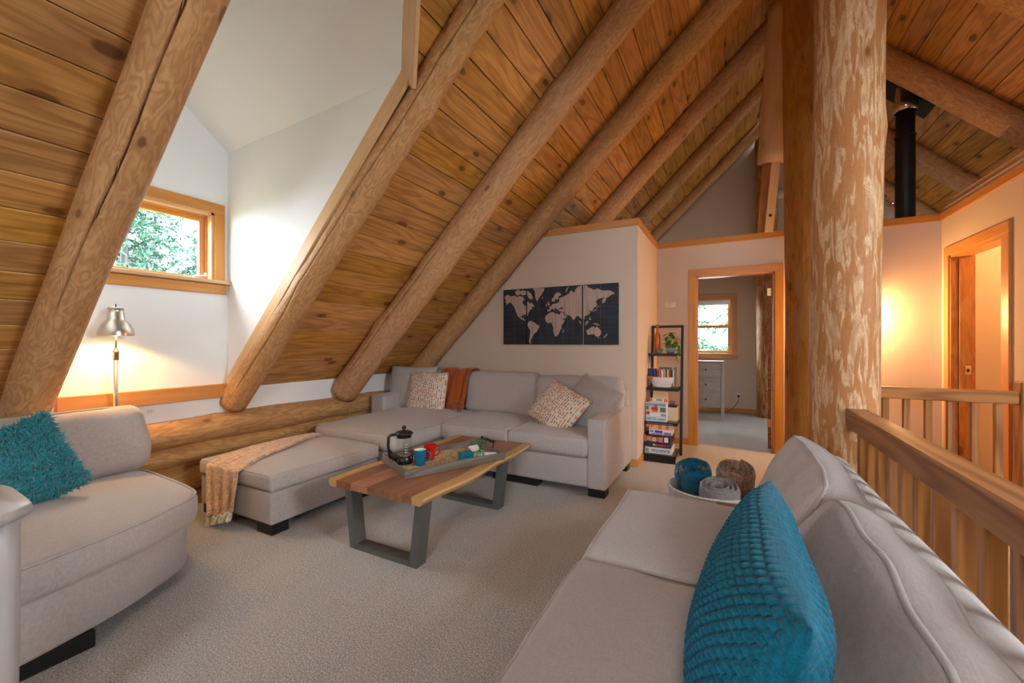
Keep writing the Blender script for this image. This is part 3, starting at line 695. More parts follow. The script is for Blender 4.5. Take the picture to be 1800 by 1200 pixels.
tag(log('log_column', (.53, 8.22, 0), (.53, 8.22, ZR - .2), .17, .16, M['column'], None, 142, lump=.02, up=(1, 0, 0)), 'log column inside the bedroom seen through the doorway', 'column')
kp = thing('king_post', 'leaning log post with a bolted squared foot above the doorway', 'post', (.37, 5.62, WT))
log('log', (.01, -.30, .70), (.085, -.59, 2.2), .135, .115, M['pine_pale'], kp, 150, lump=.03, up=(1, 0, 0))
board('back_board', (-.055, .0, .0), (-.0, -.27, .95), .11, .09, M['redlog'], kp, up=(0, -1, 0))
board('foot_board', (.0, -.06, .005), (.075, -.40, 1.0), .085, .10, M['pine_pale'], kp, up=(0, -1, -.3))
for t_ in (.17, .82):
    c = Vector((.0, -.06, .005)).lerp(Vector((.075, -.40, 1.0)), t_) + Vector((0, -.052, -.012)); b_ = MB(); b_.add(lathe_vf([(0, .006), (.014, .006), (.016, 0), (.016, -.006)], 12), frame(c, (1, 0, 0), (0, -.3, 1)).to_4x4()); b_.build('bolt', M['blackmetal'], kp, True)

# railings
RZ1 = .93
rl = thing('railing', 'fir railing with square balusters running along the back of the right sofa', 'railing', (.545, 0, 0))
board('top_rail', (0, .1, RZ1 - .045), (0, 2.62, RZ1 - .045), .09, .09, M['rail'], rl, b=.006)
board('bottom_rail', (0, .1, .045), (0, 2.62, .045), .09, .06, M['rail'], rl, b=.004)
bme = None
for i in range(18):
    y = .18 + i * .1355
    if bme is None: bo = board('baluster', (0, y, .075), (0, y, RZ1 - .088), .04, .04, M['rail'], rl, up=(1, 0, 0)); bme = bo
    else: c = bme.copy(); COL.objects.link(c); c.parent = rl; m = bme.matrix_basis.copy(); m.translation.y = y; c.matrix_local = m
rl = thing('railing', 'short fir railing across the landing, between the reddish column and the newel', 'railing', (0, 4.07, 0))
board('top_rail', (XR + .14, 0, RZ1 - .045), (1.70, 0, RZ1 - .045), .075, .085, M['rail'], rl, b=.006)
board('bottom_rail', (XR + .14, 0, .10), (1.70, 0, .10), .06, .07, M['rail'], rl, b=.004)
for i in range(9):
    x = .90 + (i - 1) * .1185
    if x < 1.68: board('baluster', (x, 0, .13), (x, 0, RZ1 - .085), .038, .038, M['rail'], rl, up=(1, 0, 0))
nw = tag(box('newel_post', 1.70, 1.795, 4.02, 4.115, -.2, .995, M['rail'], b=.006), 'square fir newel post at the right edge of the photo', 'post')
tag(log('landing_log', (.64, 3.88, -.15), (2.2, 3.88, -.15), .12, .12, M['pine_pale'], None, 155), 'pale log edging the landing below the short railing', 'log')
st = thing('staircase', 'pale wooden stairs going down behind the sofa railing', 'stairs', (1.25, 3.7, -.2))
for i in range(8): board('tread', (-.5, -.24 * i, -.19 * i), (.6, -.24 * i, -.19 * i), .27, .045, M['pine_pale'], st)

# stove pipe
sv = thing('stove_pipe', 'black stove pipe with chrome collar rising behind the right wall', 'stove pipe', (1.63, 5.86, 0))
px = MB(); px.add(lathe_vf([(0, 1.6), (.082, 1.6), (.082, 3.45), (.078, 3.47), (.078, 3.72), (0, 3.72)], 28)); px.build('pipe', M['pipe'], sv, True)
mobj('ring', *tube_vf([(.087 * math.cos(t), .087 * math.sin(t), 3.44) for t in np.linspace(0, 2 * PI, 24, endpoint=False)], .006, True), M['pipe'], sv)
mobj('chrome_collar', *lathe_vf([(.09, 3.70), (.098, 3.70), (.098, 3.79), (.088, 3.80), (.088, 4.1)], 28), M['chrome'], sv)
board('ceiling_plate', Vector((-.22, 0, roofz(1.63 - .22) - .03)), Vector((.22, 0, roofz(1.63 + .22) - .03)), .44, .02, M['pipe'], sv, up=(S1, 0, C1))
# small wall fittings
al = thing('smoke_alarm', 'small ivory oval alarm on the wall left of the bedroom doorway', 'alarm', (-.68, YD, 1.73))
V, F, UV = pillow_vf(.066, .042, .022, 14, -.04, .25, 0); mobj('cover', V, F, M['ivory'], al, True, RX(PI / 2))
fx = MB(); fx.add(lathe_vf([(0, .0), (.008, 0), (.008, .004), (0, .004)], 8)); fx.build('button', M['nickel'], al, True, T(0, -.024, -.008) @ RX(PI / 2)); fx2 = MB(); fx2.box(-.02, .02, -.002, .0, .012, .015); fx2.build('slot', M['plastic'], al, mw=T(0, -.021, 0))
tag(mobj('vent_cover', *lathe_vf([(0, .02), (.05, .02), (.058, .014), (.085, .012), (.085, 0)], 24), M['ivory'], None, True, T(.74, YG, 3.80) @ RX(PI / 2)), 'round ivory cover high on the far gable wall', 'vent cover')
ou = thing('wall_outlet', 'white double outlet below the orange ledge behind the left sofa', 'outlet', (KX, 1.42, .755))
box('plate', 0, .006, -.065, .065, -.04, .04, M['whiteplastic'], ou, b=.002)
for y in (-.03, .03):
    rc = box('receptacle', .006, .010, y - .02, y + .02, -.018, .018, M['whiteplastic'], ou, b=.003)
    for dy in (-.008, .006): subpart(box('slot', .0095, .0105, y + dy - .0015, y + dy + .0015, -.006, .008, M['plastic'], ou), rc)
ou = thing('wall_outlet', 'bedroom outlet with a plugged-in black cord', 'outlet', (.10, YG, .30))
box('plate', -.035, .035, -.006, 0, -.055, .055, M['ivory'], ou, b=.002)
mobj('cord', *tube_vf([(.01, -.02, .0), (.015, -.05, -.03), (.0, -.05, -.1), (-.04, -.05, -.17), (-.1, -.06, -.24), (-.2, -.07, -.29)], .005), M['plastic'], ou); box('plug', -.012, .025, -.035, -.006, -.02, .015, M['plastic'], ou, b=.004)
# hidden wall lamp that lights the landing wall, behind the column
sc = thing('wall_sconce', 'warm wall lamp hidden behind the big column on the landing wall', 'lamp', (1.16, YD, 1.50))
box('back_plate', -.05, .05, -.015, 0, -.08, .08, M['bronze'], sc, b=.003)
mobj('shade', *lathe_vf([(0, .15), (.04, .145), (.065, .13), (.075, .115)], 20, 0, -.11), M['bronze'], sc, True)
lamp('sconce_bulb', (0, -.11, .02), 62, (1, .57, .22), .07, sc)
bl = thing('ceiling_lamp', 'warm ceiling lamp in the small room behind the right doorway', 'lamp', (2.6, 4.85, WT - .1))
mobj('globe', *lathe_vf([(0, -.1), (.05, -.09), (.09, -.04), (.1, 0), (.08, .05)], 20), M['paper'], bl, True)
lamp('globe_bulb', (0, 0, -.16), 34, (1, .58, .22), .06, bl)

pn = thing('added_fill_pendant', 'pendant added behind the viewer for warm fill light, hanging from the ridge', 'lamp', (.5, -1.3, 2.95))  # unseen lamp, added to give the room a warm fill
mobj('shade', *lathe_vf([(.02, .16), (.06, .12), (.16, .0), (.165, -.01)], 24), M['bronze'], pn, True); mobj('cord', *tube_vf([(0, 0, .15), (0, 0, ZR - 2.97)], .005), M['plastic'], pn)
lamp('added_fill_bulb', (0, 0, .02), 34, (1, .62, .30), .06, pn)

# ================================================================== FURNITURE
DFM = {}
def cush(name, th, x0, x1, y0, y1, z0, z1, r=.04, crown=.025, wr=.005, seed=0, n=(10, 10, 3), bulge=.0, pipe=None, mat='sofa', rot=None, pipe_r=.006):
    """soft box given by world bounds; pipe: list of relative heights (-1..1) at which a piping loop runs"""
    sx, sy, sz = x1 - x0, y1 - y0, z1 - z0; V, F, dfm = cushion(sx, sy, sz, r, crown, wr, seed, n, bulge)
    c = Vector(((x0 + x1) / 2, (y0 + y1) / 2, (z0 + z1) / 2)) - (th.location if th else Vector()); m = T(*c) @ (rot or Matrix())
    o = mobj(name, V, F, M[mat], th, True, m); DFM[o.name] = dfm
    for w in (pipe or []):
        q = math.sqrt(.5) * r if abs(w) == 1 else 0
        L = rect_loop(sx - 2 * (r - q) if q else sx + .002, sy - 2 * (r - q) if q else sy + .002, w * (sz / 2 - (r - q if q else 0)), max(.01, r * .9)); L = dfm(L)
        mobj('piping', *tube_vf(L, pipe_r, True, 6), M[mat], o, True)
    return o
def foot(th, x0, x1, y0, y1, h=.07):
    l = th.location; return box('foot', x0 - l.x, x1 - l.x, y0 - l.y, y1 - l.y, 0, h, M['black'], th, b=.003)

# ---- sectional sofa along the map wall
so = thing('sectional_sofa', 'beige sectional sofa with chaise below the world map', 'sofa', (-2.2, 3.7, 0))
cush('base', so, -2.5, -1.03, 3.28, 4.24, .07, .315, .025, 0, .002, 1, (8, 5, 2))
cush('chaise_base', so, -3.55, -2.5, 2.66, 4.24, .07, .315, .025, 0, .002, 2, (6, 8, 2))
cush('arm', so, -1.04, -.885, 3.27, 4.24, .07, .635, .02, .004, .002, 3, (2, 6, 4), pipe=[1], pipe_r=.004)
cush('arm', so, -3.62, -3.42, 3.42, 4.24, .07, .665, .03, .004, .002, 4, (2, 6, 4), pipe=[1], pipe_r=.004)
cush('back_frame', so, -3.6, -.90, 4.12, 4.26, .07, .78, .03, 0, .002, 5, (10, 2, 4))
cush('seat_cushion', so, -2.50, -1.765, 3.25, 4.05, .315, .485, .04, .03, .006, 6, bulge=.012, pipe=[1])
cush('seat_cushion', so, -1.76, -1.04, 3.25, 4.05, .315, .485, .04, .03, .006, 7, bulge=.012, pipe=[1])
cush('chaise_cushion', so, -3.53, -2.505, 2.64, 4.05, .315, .475, .045, .06, .007, 8, (12, 14, 3), bulge=.012, pipe=[1])
tilt = RX(-.14)
for i, (xa, xb, zt) in enumerate(((-2.68, -1.81, .93), (-1.805, -.935, .915))):
    cush('back_cushion', so, xa, xb, 3.93, 4.12, .47, zt, .06, .0, .012, 10 + i, (9, 3, 9), bulge=.02, rot=tilt, pipe=None)
cush('back_cushion', so, -3.50, -2.69, 3.92, 4.12, .47, .93, .06, 0, .012, 14, (9, 3, 9), bulge=.02, rot=tilt)
foot(so, -1.04, -.9, 3.3, 3.42); foot(so, -1.95, -1.5, 3.32, 3.42); foot(so, -1.04, -.9, 4.1, 4.22); foot(so, -3.5, -3.3, 2.7, 2.85); foot(so, -2.7, -2.55, 2.7, 2.85)

def throw_pillow(name, label, a, b, t, loc, mw, mat, cat='pillow', group=None, seed=0, n=34, disp=None, pinch=.07, pw=.42, wr=.006):
    V, F, UV = pillow_vf(a, b, t, n, pinch, pw, wr, seed, disp)
    o = mobj(name, V, F, M[mat], None, True, T(*loc) @ mw, UV); return tag(o, label, cat, group)
# pillow local: x = width, y = height, z = thickness (faces -Y of the room after RX(90))
up = RX(PI / 2)
throw_pillow('linen_pillow', 'plain beige linen pillow at the left end of the sectional sofa', .29, .26, .10, (-3.33, 3.80, .72), RZ(.30) @ RX(-.22) @ up, 'sofa', seed=1, pinch=.05)
weave = lambda U, W: .005 * np.sin(U * 17 * PI) * np.sin(W * 30 * PI)
throw_pillow('woven_pillow', 'cream woven pillow with red dashes beside the rust throw', .245, .235, .075, (-3.05, 3.72, .69), RZ(.12) @ RX(-.24) @ up, 'woven', seed=2, disp=weave, n=60, pinch=.03)
throw_pillow('linen_pillow', 'plain beige pillow lying tilted against the right sofa arm', .26, .25, .10, (-1.19, 3.80, .675), RZ(-.30) @ RX(-.55) @ up @ RZ(-.38), 'sofa', seed=3, pinch=.05)
throw_pillow('woven_pillow', 'cream woven pillow with red dashes tilted on the right seat', .255, .215, .075, (-1.42, 3.60, .655), RZ(-.18) @ RX(-.62) @ up @ RZ(-.42), 'woven', seed=4, disp=weave, n=60, pinch=.03)

# ---- rust throw hanging over the back of the sofa
def cloth(name, pts_fn, nu, nv, mat, parent=None, thick=.008, wr=0):
    V = np.array([pts_fn(i / nu, j / nv) for i in range(nu + 1) for j in range(nv + 1)]); N = nv + 1
    F = [(i * N + j, (i + 1) * N + j, (i + 1) * N + j + 1, i * N + j + 1) for i in range(nu) for j in range(nv)]
    o = mobj(name, V, F, M[mat], parent, True); md = o.modifiers.new('thickness', 'SOLIDIFY'); md.thickness = thick; md.offset = 0; return o
def polyline(pts):
    P = np.array(pts, float); d = np.r_[0, np.cumsum(np.linalg.norm(np.diff(P, axis=0), axis=1))]; d /= d[-1]
    return lambda t: np.array([np.interp(t, d, P[:, k]) for k in range(P.shape[1])])
tr = thing('throw_blanket', 'rust orange knitted throw with fringe hanging over the sofa back', 'blanket', (-2.70, 3.85, .5))
prof = polyline([(4.10, .80), (4.11, .90), (4.05, .955), (3.96, .95), (3.90, .86), (3.86, .70), (3.83, .57)])
def rust(u, v):
    y, z = prof(v); fold = .014 * math.sin(u * 15 + v * 2.5) * (.4 + v) + .008 * math.sin(u * 31 + 1)
    x = -2.95 + .38 * u + .05 * v * (u - .5) - .05 * v + .012 * math.sin(v * 9)
    return (x + 2.70, y + fold - 3.85 - .016 - .03 * v, z + .012 * math.sin(u * 9) * (1 - v) - .5)
cloth('cloth', rust, 44, 34, 'orange', tr, .012)
fr = MB()
for i in range(62):
    u = (i + random.random() * .6) / 62; p = Vector(rust(min(u, 1), 1.0)); l = random.uniform(.05, .08)
    q = [p, p + Vector((random.uniform(-.008, .008), -.012, -l * .5)), p + Vector((random.uniform(-.02, .02), -.03 - random.uniform(0, .02), -l))]; fr.add(tube_vf(q, [.004, .004, .0025], False, 5))
f_ = fr.build('fringe', M['orange'], tr, True); f_['kind'] = 'stuff'

# ---- ottoman with peach throw
ot = thing('ottoman', 'beige storage ottoman with piped lid beside the log wall', 'ottoman', (-3.05, 2.11, 0))
cush('body', ot, -3.47, -2.625, 1.645, 2.57, .07, .285, .02, 0, .002, 20, (6, 6, 2))
cush('lid', ot, -3.48, -2.615, 1.635, 2.58, .287, .40, .028, .045, .004, 21, (10, 10, 2), pipe=[1], pipe_r=.004)
for (a, b_) in ((-3.46, 1.66), (-2.80, 1.66), (-3.46, 2.42), (-2.80, 2.42)): foot(ot, a, a + .16, b_, b_ + .12)
tp = thing('throw_blanket', 'peach boucle throw with cream fringe draped over the ottoman corner', 'blanket', (-3.1, 1.7, .4))
def peach(u, v):
    # u across, v along: from the far corner on the lid, over the front edge, down to the floor
    A = np.array([(-3.40, 2.52), (-3.30, 2.05), (-3.30, 1.66)]); B = np.array([(-3.28, 2.54), (-3.0, 2.02), (-2.925, 1.66)])
    t = v / .52
    if t < 1:
        fa = polyline(A)(t); fb = polyline(B)(t); x, y = fa + (fb - fa) * u
        uu = (x + 3.05) / .43; vv = (y - 2.11) / .47
        z = .40 + .045 * max(0, 1 - abs(uu) ** 2.5) * max(0, 1 - abs(vv) ** 2.5) + .012 + .006 * math.sin(u * 13 + v * 5)
        e = max(0, (t - .93) / .07); y -= .012 * e; z -= .012 * e * e
    else:
        s = (v - .52) / .48; xa = -3.30 + .02 * s + .10 * s * s; xb = -2.925 - .03 * s
        x = xa + (xb - xa) * u; d = (.27 + .07 * (1 - u)) * s
        y = 1.620 - .012 * math.sin(u * 19 + 1.2) * (.3 + s) - .045 * s * s * (1 - u * .6) - .01; z = .398 - d + .0
    return (x + 3.1, y - 1.7, z - .4)
cloth('cloth', peach, 40, 60, 'peach', tp, .016)
def fringe_fn(u, v):
    p = np.array(peach(u, 1.0)); return (p[0] + .006 * math.sin(u * 40 + v * 5), p[1] - .004 - .012 * v + .004 * math.sin(u * 55), p[2] - .055 * v - .006 * math.sin(u * 21))
cloth('fringe', fringe_fn, 50, 6, 'cream', tp, .02)

# ---- left sofa with chamfered end
ls = thing('corner_sofa', 'pale beige sofa with angled front corner below the dormer', 'sofa', (-2.9, .6, 0))
def outline(o=0, y0=-.9):
    # plan outline of the seat: angled corner swings round to the far end
    pts = [(-3.42, y0), (-3.42, 1.24), (-3.30, 1.27), (-2.62, 1.23), (-2.50, 1.16), (-2.33, .86), (-2.245, .50), (-2.22, .1), (-2.22, y0)]
    c = np.array([-2.85, .35]); return [tuple(np.array(p) + np.sign(np.array(p) - c) * o) for p in pts]
def smooth_loop(pts, n=2):
    P = np.array(pts)
    for _ in range(n):
        Q = np.roll(P, -1, 0); P = np.stack([.8 * P + .2 * Q, .2 * P + .8 * Q], 1).reshape(-1, 2)
    return P
def soft_prism(name, pts, z0, z1, r, crown, wr, seed, th, mat='sofa', pipe=False):
    P = smooth_loop(pts); c = P.mean(0); n = len(P); rings = []
    lv = [(z0, .0), (z0 + r * .3, r * .7), (z0 + r, r), (z1 - r, r), (z1 - r * .3, r * .75), (z1, 0)]
    d = np.roll(P, -1, 0) - np.roll(P, 1, 0); nv = np.stack([d[:, 1], -d[:, 0]], 1); nv /= np.linalg.norm(nv, axis=1)[:, None]
    if ((P - c) * nv).sum() < 0: nv = -nv
    V = []
    for z, o in lv: V += [(*(p + q * (o - r)), z) for p, q in zip(P, nv)]
    F = [(i * n + k, i * n + (k + 1) % n, (i + 1) * n + (k + 1) % n, (i + 1) * n + k) for i in range(len(lv) - 1) for k in range(n)]
    base = len(lv) - 1; inner = P - nv * r; m = 7
    for j in range(1, m + 1):
        s = 1 - j / (m + .0001); zz = z1 + crown * (1 - s ** 2.2)
        V += [(*(c + (q - c) * s), zz) for q in inner]
        F += [((base + j - 1) * n + k, (base + j - 1) * n + (k + 1) % n, (base + j) * n + (k + 1) % n, (base + j) * n + k) for k in range(n)]
    F.append(tuple(range(n))[::-1]); V = np.array(V)
    V[:, 2] += wr * wob(V, 8, seed) * (V[:, 2] > z0 + .02); V[:, 0] += wr * .8 * wob(V, 9, seed + 1); V[:, 1] += wr * .8 * wob(V, 9, seed + 2)
    l = np.array(th.location); bm = mobj(name, V - l, F, M[mat], th, True)
    b = bmesh.new(); b.from_mesh(bm.data); bmesh.ops.recalc_face_normals(b, faces=b.faces); b.to_mesh(bm.data); b.free()
    if pipe:
        L = np.array([(*(p + q * (-.25 * r)), z1 - .2 * r) for p, q in zip(P, nv)]); L[:, 2] += wr * wob(L, 8, seed); mobj('piping', *tube_vf(L - l, .007, True, 6), M[mat], bm, True)
    return bm
soft_prism('base', outline(-.035), .07, .30, .02, 0, .002, 30, ls)
soft_prism('seat_cushion', outline(.0), .30, .45, .035, .045, .007, 31, ls, pipe=True)
cush('back_cushion', ls, -3.52, -3.30, .28, 1.27, .44, .85, .075, .0, .014, 33, (4, 14, 8), bulge=.025, rot=RY(-.16), pipe=None)
cush('back_cushion', ls, -3.52, -3.30, -.75, .27, .44, .84, .075, .0, .014, 34, (4, 12, 8), bulge=.025, rot=RY(-.16), pipe=None)
pl = [c for c in ls.children if c.name.startswith('back_cushion')]
for o in pl:
    L = [(.0, y, z) for y, z in [(.49, -.19), (.495, 0), (.49, .17), (.455, .205), (.2, .208), (0, .205), (-.2, .205), (-.455, .205), (-.49, .17)]]
    mobj('piping', *tube_vf(L, .006, False, 6), M['sofa'], o, True)
foot(ls, -2.46, -2.33, .50, .72); foot(ls, -3.4, -3.25, 1.08, 1.2)
# shaggy pillow
sp_m = T(-3.07, .63, .63) @ RZ(1.0) @ RX(-.45) @ RX(PI / 2) @ RZ(.52)
sp_ = thing('shag_pillow', 'fluffy teal shag pillow leaning on the left sofa', 'pillow', (0, 0, 0)); sp_.matrix_world = sp_m
V, F, UV = pillow_vf(.225, .21, .085, 24, .05, .42, .0, 5); mobj('cover', V, F, M['shag'], sp_, True)
Vn = np.array(V); tuft = MB(); TV = []; TF = []
for q in range(15000):
    f = F[rng.integers(len(F))]; w_ = rng.dirichlet((1, 1, 1, 1)); p = w_ @ Vn[list(f)]
    nrm = np.cross(Vn[f[2]] - Vn[f[0]], Vn[f[3]] - Vn[f[1]]); L = np.linalg.norm(nrm)
    if L < 1e-9: continue
    nrm /= L; d = nrm + rng.normal(size=3) * .65; d /= np.linalg.norm(d); t_ = np.cross(d, rng.normal(size=3)); t_ /= np.linalg.norm(t_)
    ln = rng.uniform(.012, .027); w2 = .0026; bnd = rng.normal(size=3) * .01; i0 = len(TV)
    TV += [p - t_ * w2, p + t_ * w2, p + d * ln * .6 + t_ * w2 * 1.1 + bnd * .4, p + d * ln * .6 - t_ * w2 * 1.1 + bnd * .4, p + d * ln + bnd]
    TF += [(i0, i0 + 1, i0 + 2, i0 + 3), (i0 + 3, i0 + 2, i0 + 4)]
sh = mobj('shag', TV, TF, M['shag'], sp_, True); sh['kind'] = 'stuff'

# ---- whitewashed side table at the lower left edge
tb = thing('side_table', 'whitewashed wooden table corner at the lower left edge', 'table', (-1.93, .12, 0))
pts = smooth_loop([(-2.19, .44), (-1.80, .425), (-1.765, .41), (-1.70, .33), (-1.66, .0), (-1.70, -.2), (-2.19, -.2)], 3)
lv = [(.765, -.014), (.770, -.005), (.782, 0), (.795, -.004), (.80, -.012)]; n = len(pts); c_ = pts.mean(0); V = []; F = []
for z, o in lv: V += [(*(p + (p - c_) / np.linalg.norm(p - c_) * o - np.array((-1.93, .12))), z) for p in pts]
F = [(i * n + k, i * n + (k + 1) % n, (i + 1) * n + (k + 1) % n, (i + 1) * n + k) for i in range(len(lv) - 1) for k in range(n)] + [tuple(range(n)), tuple((len(lv) - 1) * n + k for k in range(n))]
o = mobj('tabletop', V, F, M['whitewood'], tb, True); b = bmesh.new(); b.from_mesh(o.data); bmesh.ops.recalc_face_normals(b, faces=b.faces); b.to_mesh(o.data); b.free()
md = o.modifiers.new('edges', 'EDGE_SPLIT'); md.split_angle = .9
for (x, y) in ((.07, .235), (.18, -.25), (-.2, .235), (-.2, -.25)):
    mobj('leg', *log_vf(.768, .035, .042, 3, 20, None, .0), M['whitewood'], tb, True, T(x, y, 0) @ RY(-PI / 2))

# ---- floor lamp
fl = thing('floor_lamp', 'brushed nickel floor lamp with lit dome shade behind the left sofa', 'lamp', (-3.585, 1.205, 0))
mobj('base', *lathe_vf([(0, 0), (.085, 0), (.085, .012), (.03, .022), (.015, .04), (0, .04)], 28), M['nickel'], fl)
pm = MB(); pm.add(tube_vf([(0, 0, .03), (0, 0, 1.185)], .0125, False, 16)); pm.add(lathe_vf([(.0125, 1.14), (.017, 1.145), (.017, 1.19), (.019, 1.195), (.017, 1.20), (.012, 1.21), (.008, 1.225)], 20)); pm.add(tube_vf([(0, 0, 1.2), (0, 0, 1.27), (.012, 0, 1.36)], [.007, .006, .005], False, 10)); pm.build('pole', M['nickel'], fl, True)
mobj('lamp_shade', *lathe_vf([(.093, 1.302), (.094, 1.318), (.088, 1.345), (.074, 1.378), (.05, 1.405), (.046, 1.412), (.043, 1.45), (.0405, 1.452), (.0405, 1.478), (.043, 1.48), (.038, 1.488), (0, 1.49), (0, 1.486), (.037, 1.483), (.041, 1.41), (.07, 1.375), (.085, 1.345), (.091, 1.318), (.091, 1.302)], 36), M['nickel'], fl)
mobj('switch', *tube_vf([(0, 0, 1.488), (0, 0, 1.51)], .003, False, 8), M['bronze'], fl)
mobj('bulb', *lathe_vf([(0, 1.315), (.02, 1.322), (.028, 1.345), (.02, 1.37), (.013, 1.39), (0, 1.39)], 16), plain('lit_bulb', (1, .8, .5), .4, emis=((1, .66, .28), 30)), fl)
ll = bpy.data.lights.new('lamp_bulb_light', 'SPOT'); ll.energy = 20; ll.color = (1, .57, .19); ll.spot_size = 2.5; ll.spot_blend = .25; ll.shadow_soft_size = .03
lo = bpy.data.objects.new('lamp_bulb_light', ll); COL.objects.link(lo); lo.parent = fl; lo.location = (0, 0, 1.31)

# ---- right-hand sofa in the foreground
rs = thing('sofa', 'pinkish beige sofa in the foreground with its back to the railing', 'sofa', (0, 1.3, 0))
cush('base', rs, -.485, .40, -.05, 2.31, .07, .30, .02, 0, .002, 50, (6, 10, 2))
for i, (a, b_) in enumerate(((1.515, 2.335), (.69, 1.508), (-.03, .683))):
    cush('seat_cushion', rs, -.51, .14, a, b_, .295, .455, .045, .03, .006, 51 + i, (12, 12, 3), bulge=.01, pipe=[1])
cush('back_frame', rs, .335, .478, -.05, 2.42, .07, .74, .065, 0, .004, 56, (5, 16, 6), bulge=.0)
for i, (a, b_, z) in enumerate(((1.545, 2.34, .835), (.72, 1.48, .83), (-.03, .665, .82))):
    o = cush('back_cushion', rs, .164, .286, a, b_, .392, z, .04, .016, .012, 60 + i, (8, 16, 12), bulge=.032, rot=RY(.43))
    hx, hy, hz = .062 - .012, (b_ - a) / 2 - .012, (z - .392) / 2 - .012
    for sx in (-1, 1):
        L = [(sx * hx, -hy, -hz * .6), (sx * hx, -hy, 0), (sx * hx, -hy, hz * .6), (sx * hx, -hy + .004, hz - .02), (sx * hx, -hy + .018, hz - .004)] + [(sx * hx, -hy + .04 + (2 * hy - .08) * t, hz) for t in np.linspace(0, 1, 26)] + [(sx * hx, hy - .018, hz - .004), (sx * hx, hy - .004, hz - .02), (sx * hx, hy, hz * .6), (sx * hx, hy, 0), (sx * hx, hy, -hz * .6)]
        L = DFM[o.name](np.array(L, float))
        mobj('piping', *tube_vf(L, .0065, False, 6), M['sofa'], o, True)
foot(rs, -.48, -.36, 2.15, 2.29)
# big teal pillow: rows of soft bumps are real relief
def bumps(U, W):
    a = U * 13; b = W * 13; row = np.floor(b); return .012 * (np.abs(np.sin(b * PI)) ** .6) * (np.abs(np.sin((a + .5 * row) * PI)) ** .5) - .004
throw_pillow('teal_pillow', 'long teal pillow with raised bump rows standing on the foreground sofa', .355, .215, .105, (.035, 1.05, .66), RZ(-PI / 2) @ RX(-.30) @ RX(PI / 2), 'tealwaffle', seed=9, n=230, disp=bumps, pinch=.05, pw=.5, wr=.004)

# ---- coffee table
ct = thing('coffee_table', 'live-edge wooden coffee table on grey steel legs', 'table', (-1.81, 2.42, 0))
yl = np.linspace(-.68, .68, 33)
le = lambda y: -.405 - .012 * np.sin(y * 5 + 1) - .010 * np.sin(y * 11) + .02 * (y / .68) ** 2 * (y < 0) * 0
re = lambda y: .37 + .018 * np.sin(y * 4.2 + 2.2) - .010 * np.sin(y * 9.5 + .5) - .02 * np.exp(-((y + .1) / .3) ** 2)
cuts = [0, .10, .26, .44, .61, .80, .90, 1]; wig = lambda y, k: .006 * np.sin(y * 3 + k) if 0 < k < 7 else 0 * y
for k in range(7):
    wl_ = le(yl) + (re(yl) - le(yl)) * cuts[k] + wig(yl, k); wr_ = le(yl) + (re(yl) - le(yl)) * cuts[k + 1] + wig(yl, k + 1); n = len(yl); V = []; F = []
    bl_ = .016 if k == 0 else 0; br_ = .022 if k == 6 else 0
    for i in range(n):
        V += [(yl[i], wl_[i] + bl_, .378), (yl[i], wl_[i], .40), (yl[i], wl_[i] + bl_ * .4, .42), (yl[i], wr_[i] - br_ * .2, .42), (yl[i], wr_[i], .405), (yl[i], wr_[i] - br_, .378)]
    for i in range(n - 1):
        for j in range(6): F.append((i * 6 + j, (i + 1) * 6 + j, (i + 1) * 6 + (j + 1) % 6, i * 6 + (j + 1) % 6))
    F += [tuple(range(6))[::-1], tuple((n - 1) * 6 + j for j in range(6))]
    mx = float(np.mean(wl_ + wr_)) / 2; V = [(x, -(y - mx), z - .4) for x, y, z in V]
    o = mobj('stave', V, F, M['sap'] if k in (0, 6) else M['heart'], ct, False, T(mx, 0, .4) @ RZ(PI / 2)); b = bmesh.new(); b.from_mesh(o.data); bmesh.ops.recalc_face_normals(b, faces=b.faces); b.to_mesh(o.data); b.free()
for y in (-.585, .33):
    lg = MB()
    for s_ in (-1, 1):
        q = [(s_ * .27, .378), (s_ * .335 - s_ * .0, .378), (s_ * .285, 0), (s_ * .225, 0)]
        q = [(s_ * .255, .378), (s_ * .31, .378), (s_ * .262, 0), (s_ * .207, 0)]
        V = [(x, y - .04, z) for x, z in q] + [(x, y + .04, z) for x, z in q]; lg.add((V, [(0, 1, 2, 3), (7, 6, 5, 4), (0, 4, 5, 1), (1, 5, 6, 2), (2, 6, 7, 3), (3, 7, 4, 0)]))
    lg.box(-.215, .215, y - .04, y + .04, 0, .03); lg.box(-.28, .28, y - .04, y + .04, .37, .378)
    o = lg.build('leg_frame', M['steel'], ct); b = bmesh.new(); b.from_mesh(o.data); bmesh.ops.recalc_face_normals(b, faces=b.faces); b.to_mesh(o.data); b.free()

# ---- tray and what stands on it
TA = math.atan2(.89, .46); tz = .4205
ty = thing('serving_tray', 'weathered grey wooden tray with woven base on the coffee table', 'tray', (-1.77, 1.95, tz), TA)   # local x = long side, y = short side
TL, TW = .74, .46
box('side', 0, TL, 0, .016, 0, .052, M['graywood'], ty, b=.002); box('side', 0, TL, TW - .016, TW, 0, .052, M['graywood'], ty, b=.002)
box('side', 0, .016, .016, TW - .016, 0, .052, M['graywood'], ty, b=.002); box('side', TL - .016, TL, .016, TW - .016, 0, .052, M['graywood'], ty, b=.002)
box('base', .016, TL - .016, .016, TW - .016, .002, .014, M['seagrass'], ty)
for x in (.008, TL - .008):
    hb = MB()
    for y in (.15, .31): hb.add(tube_vf([(x, y, .03), (x, y, .105)], .005, False, 8)); hb.add(lathe_vf([(.0, .112), (.009, .110), (.011, .10), (.009, .092), (0, .09)], 10, x, y))
    hb.add(tube_vf([(x, .14, .10), (x, .32, .10)], .009, False, 10)); hb.build('handle', M['bronze'], ty, True)
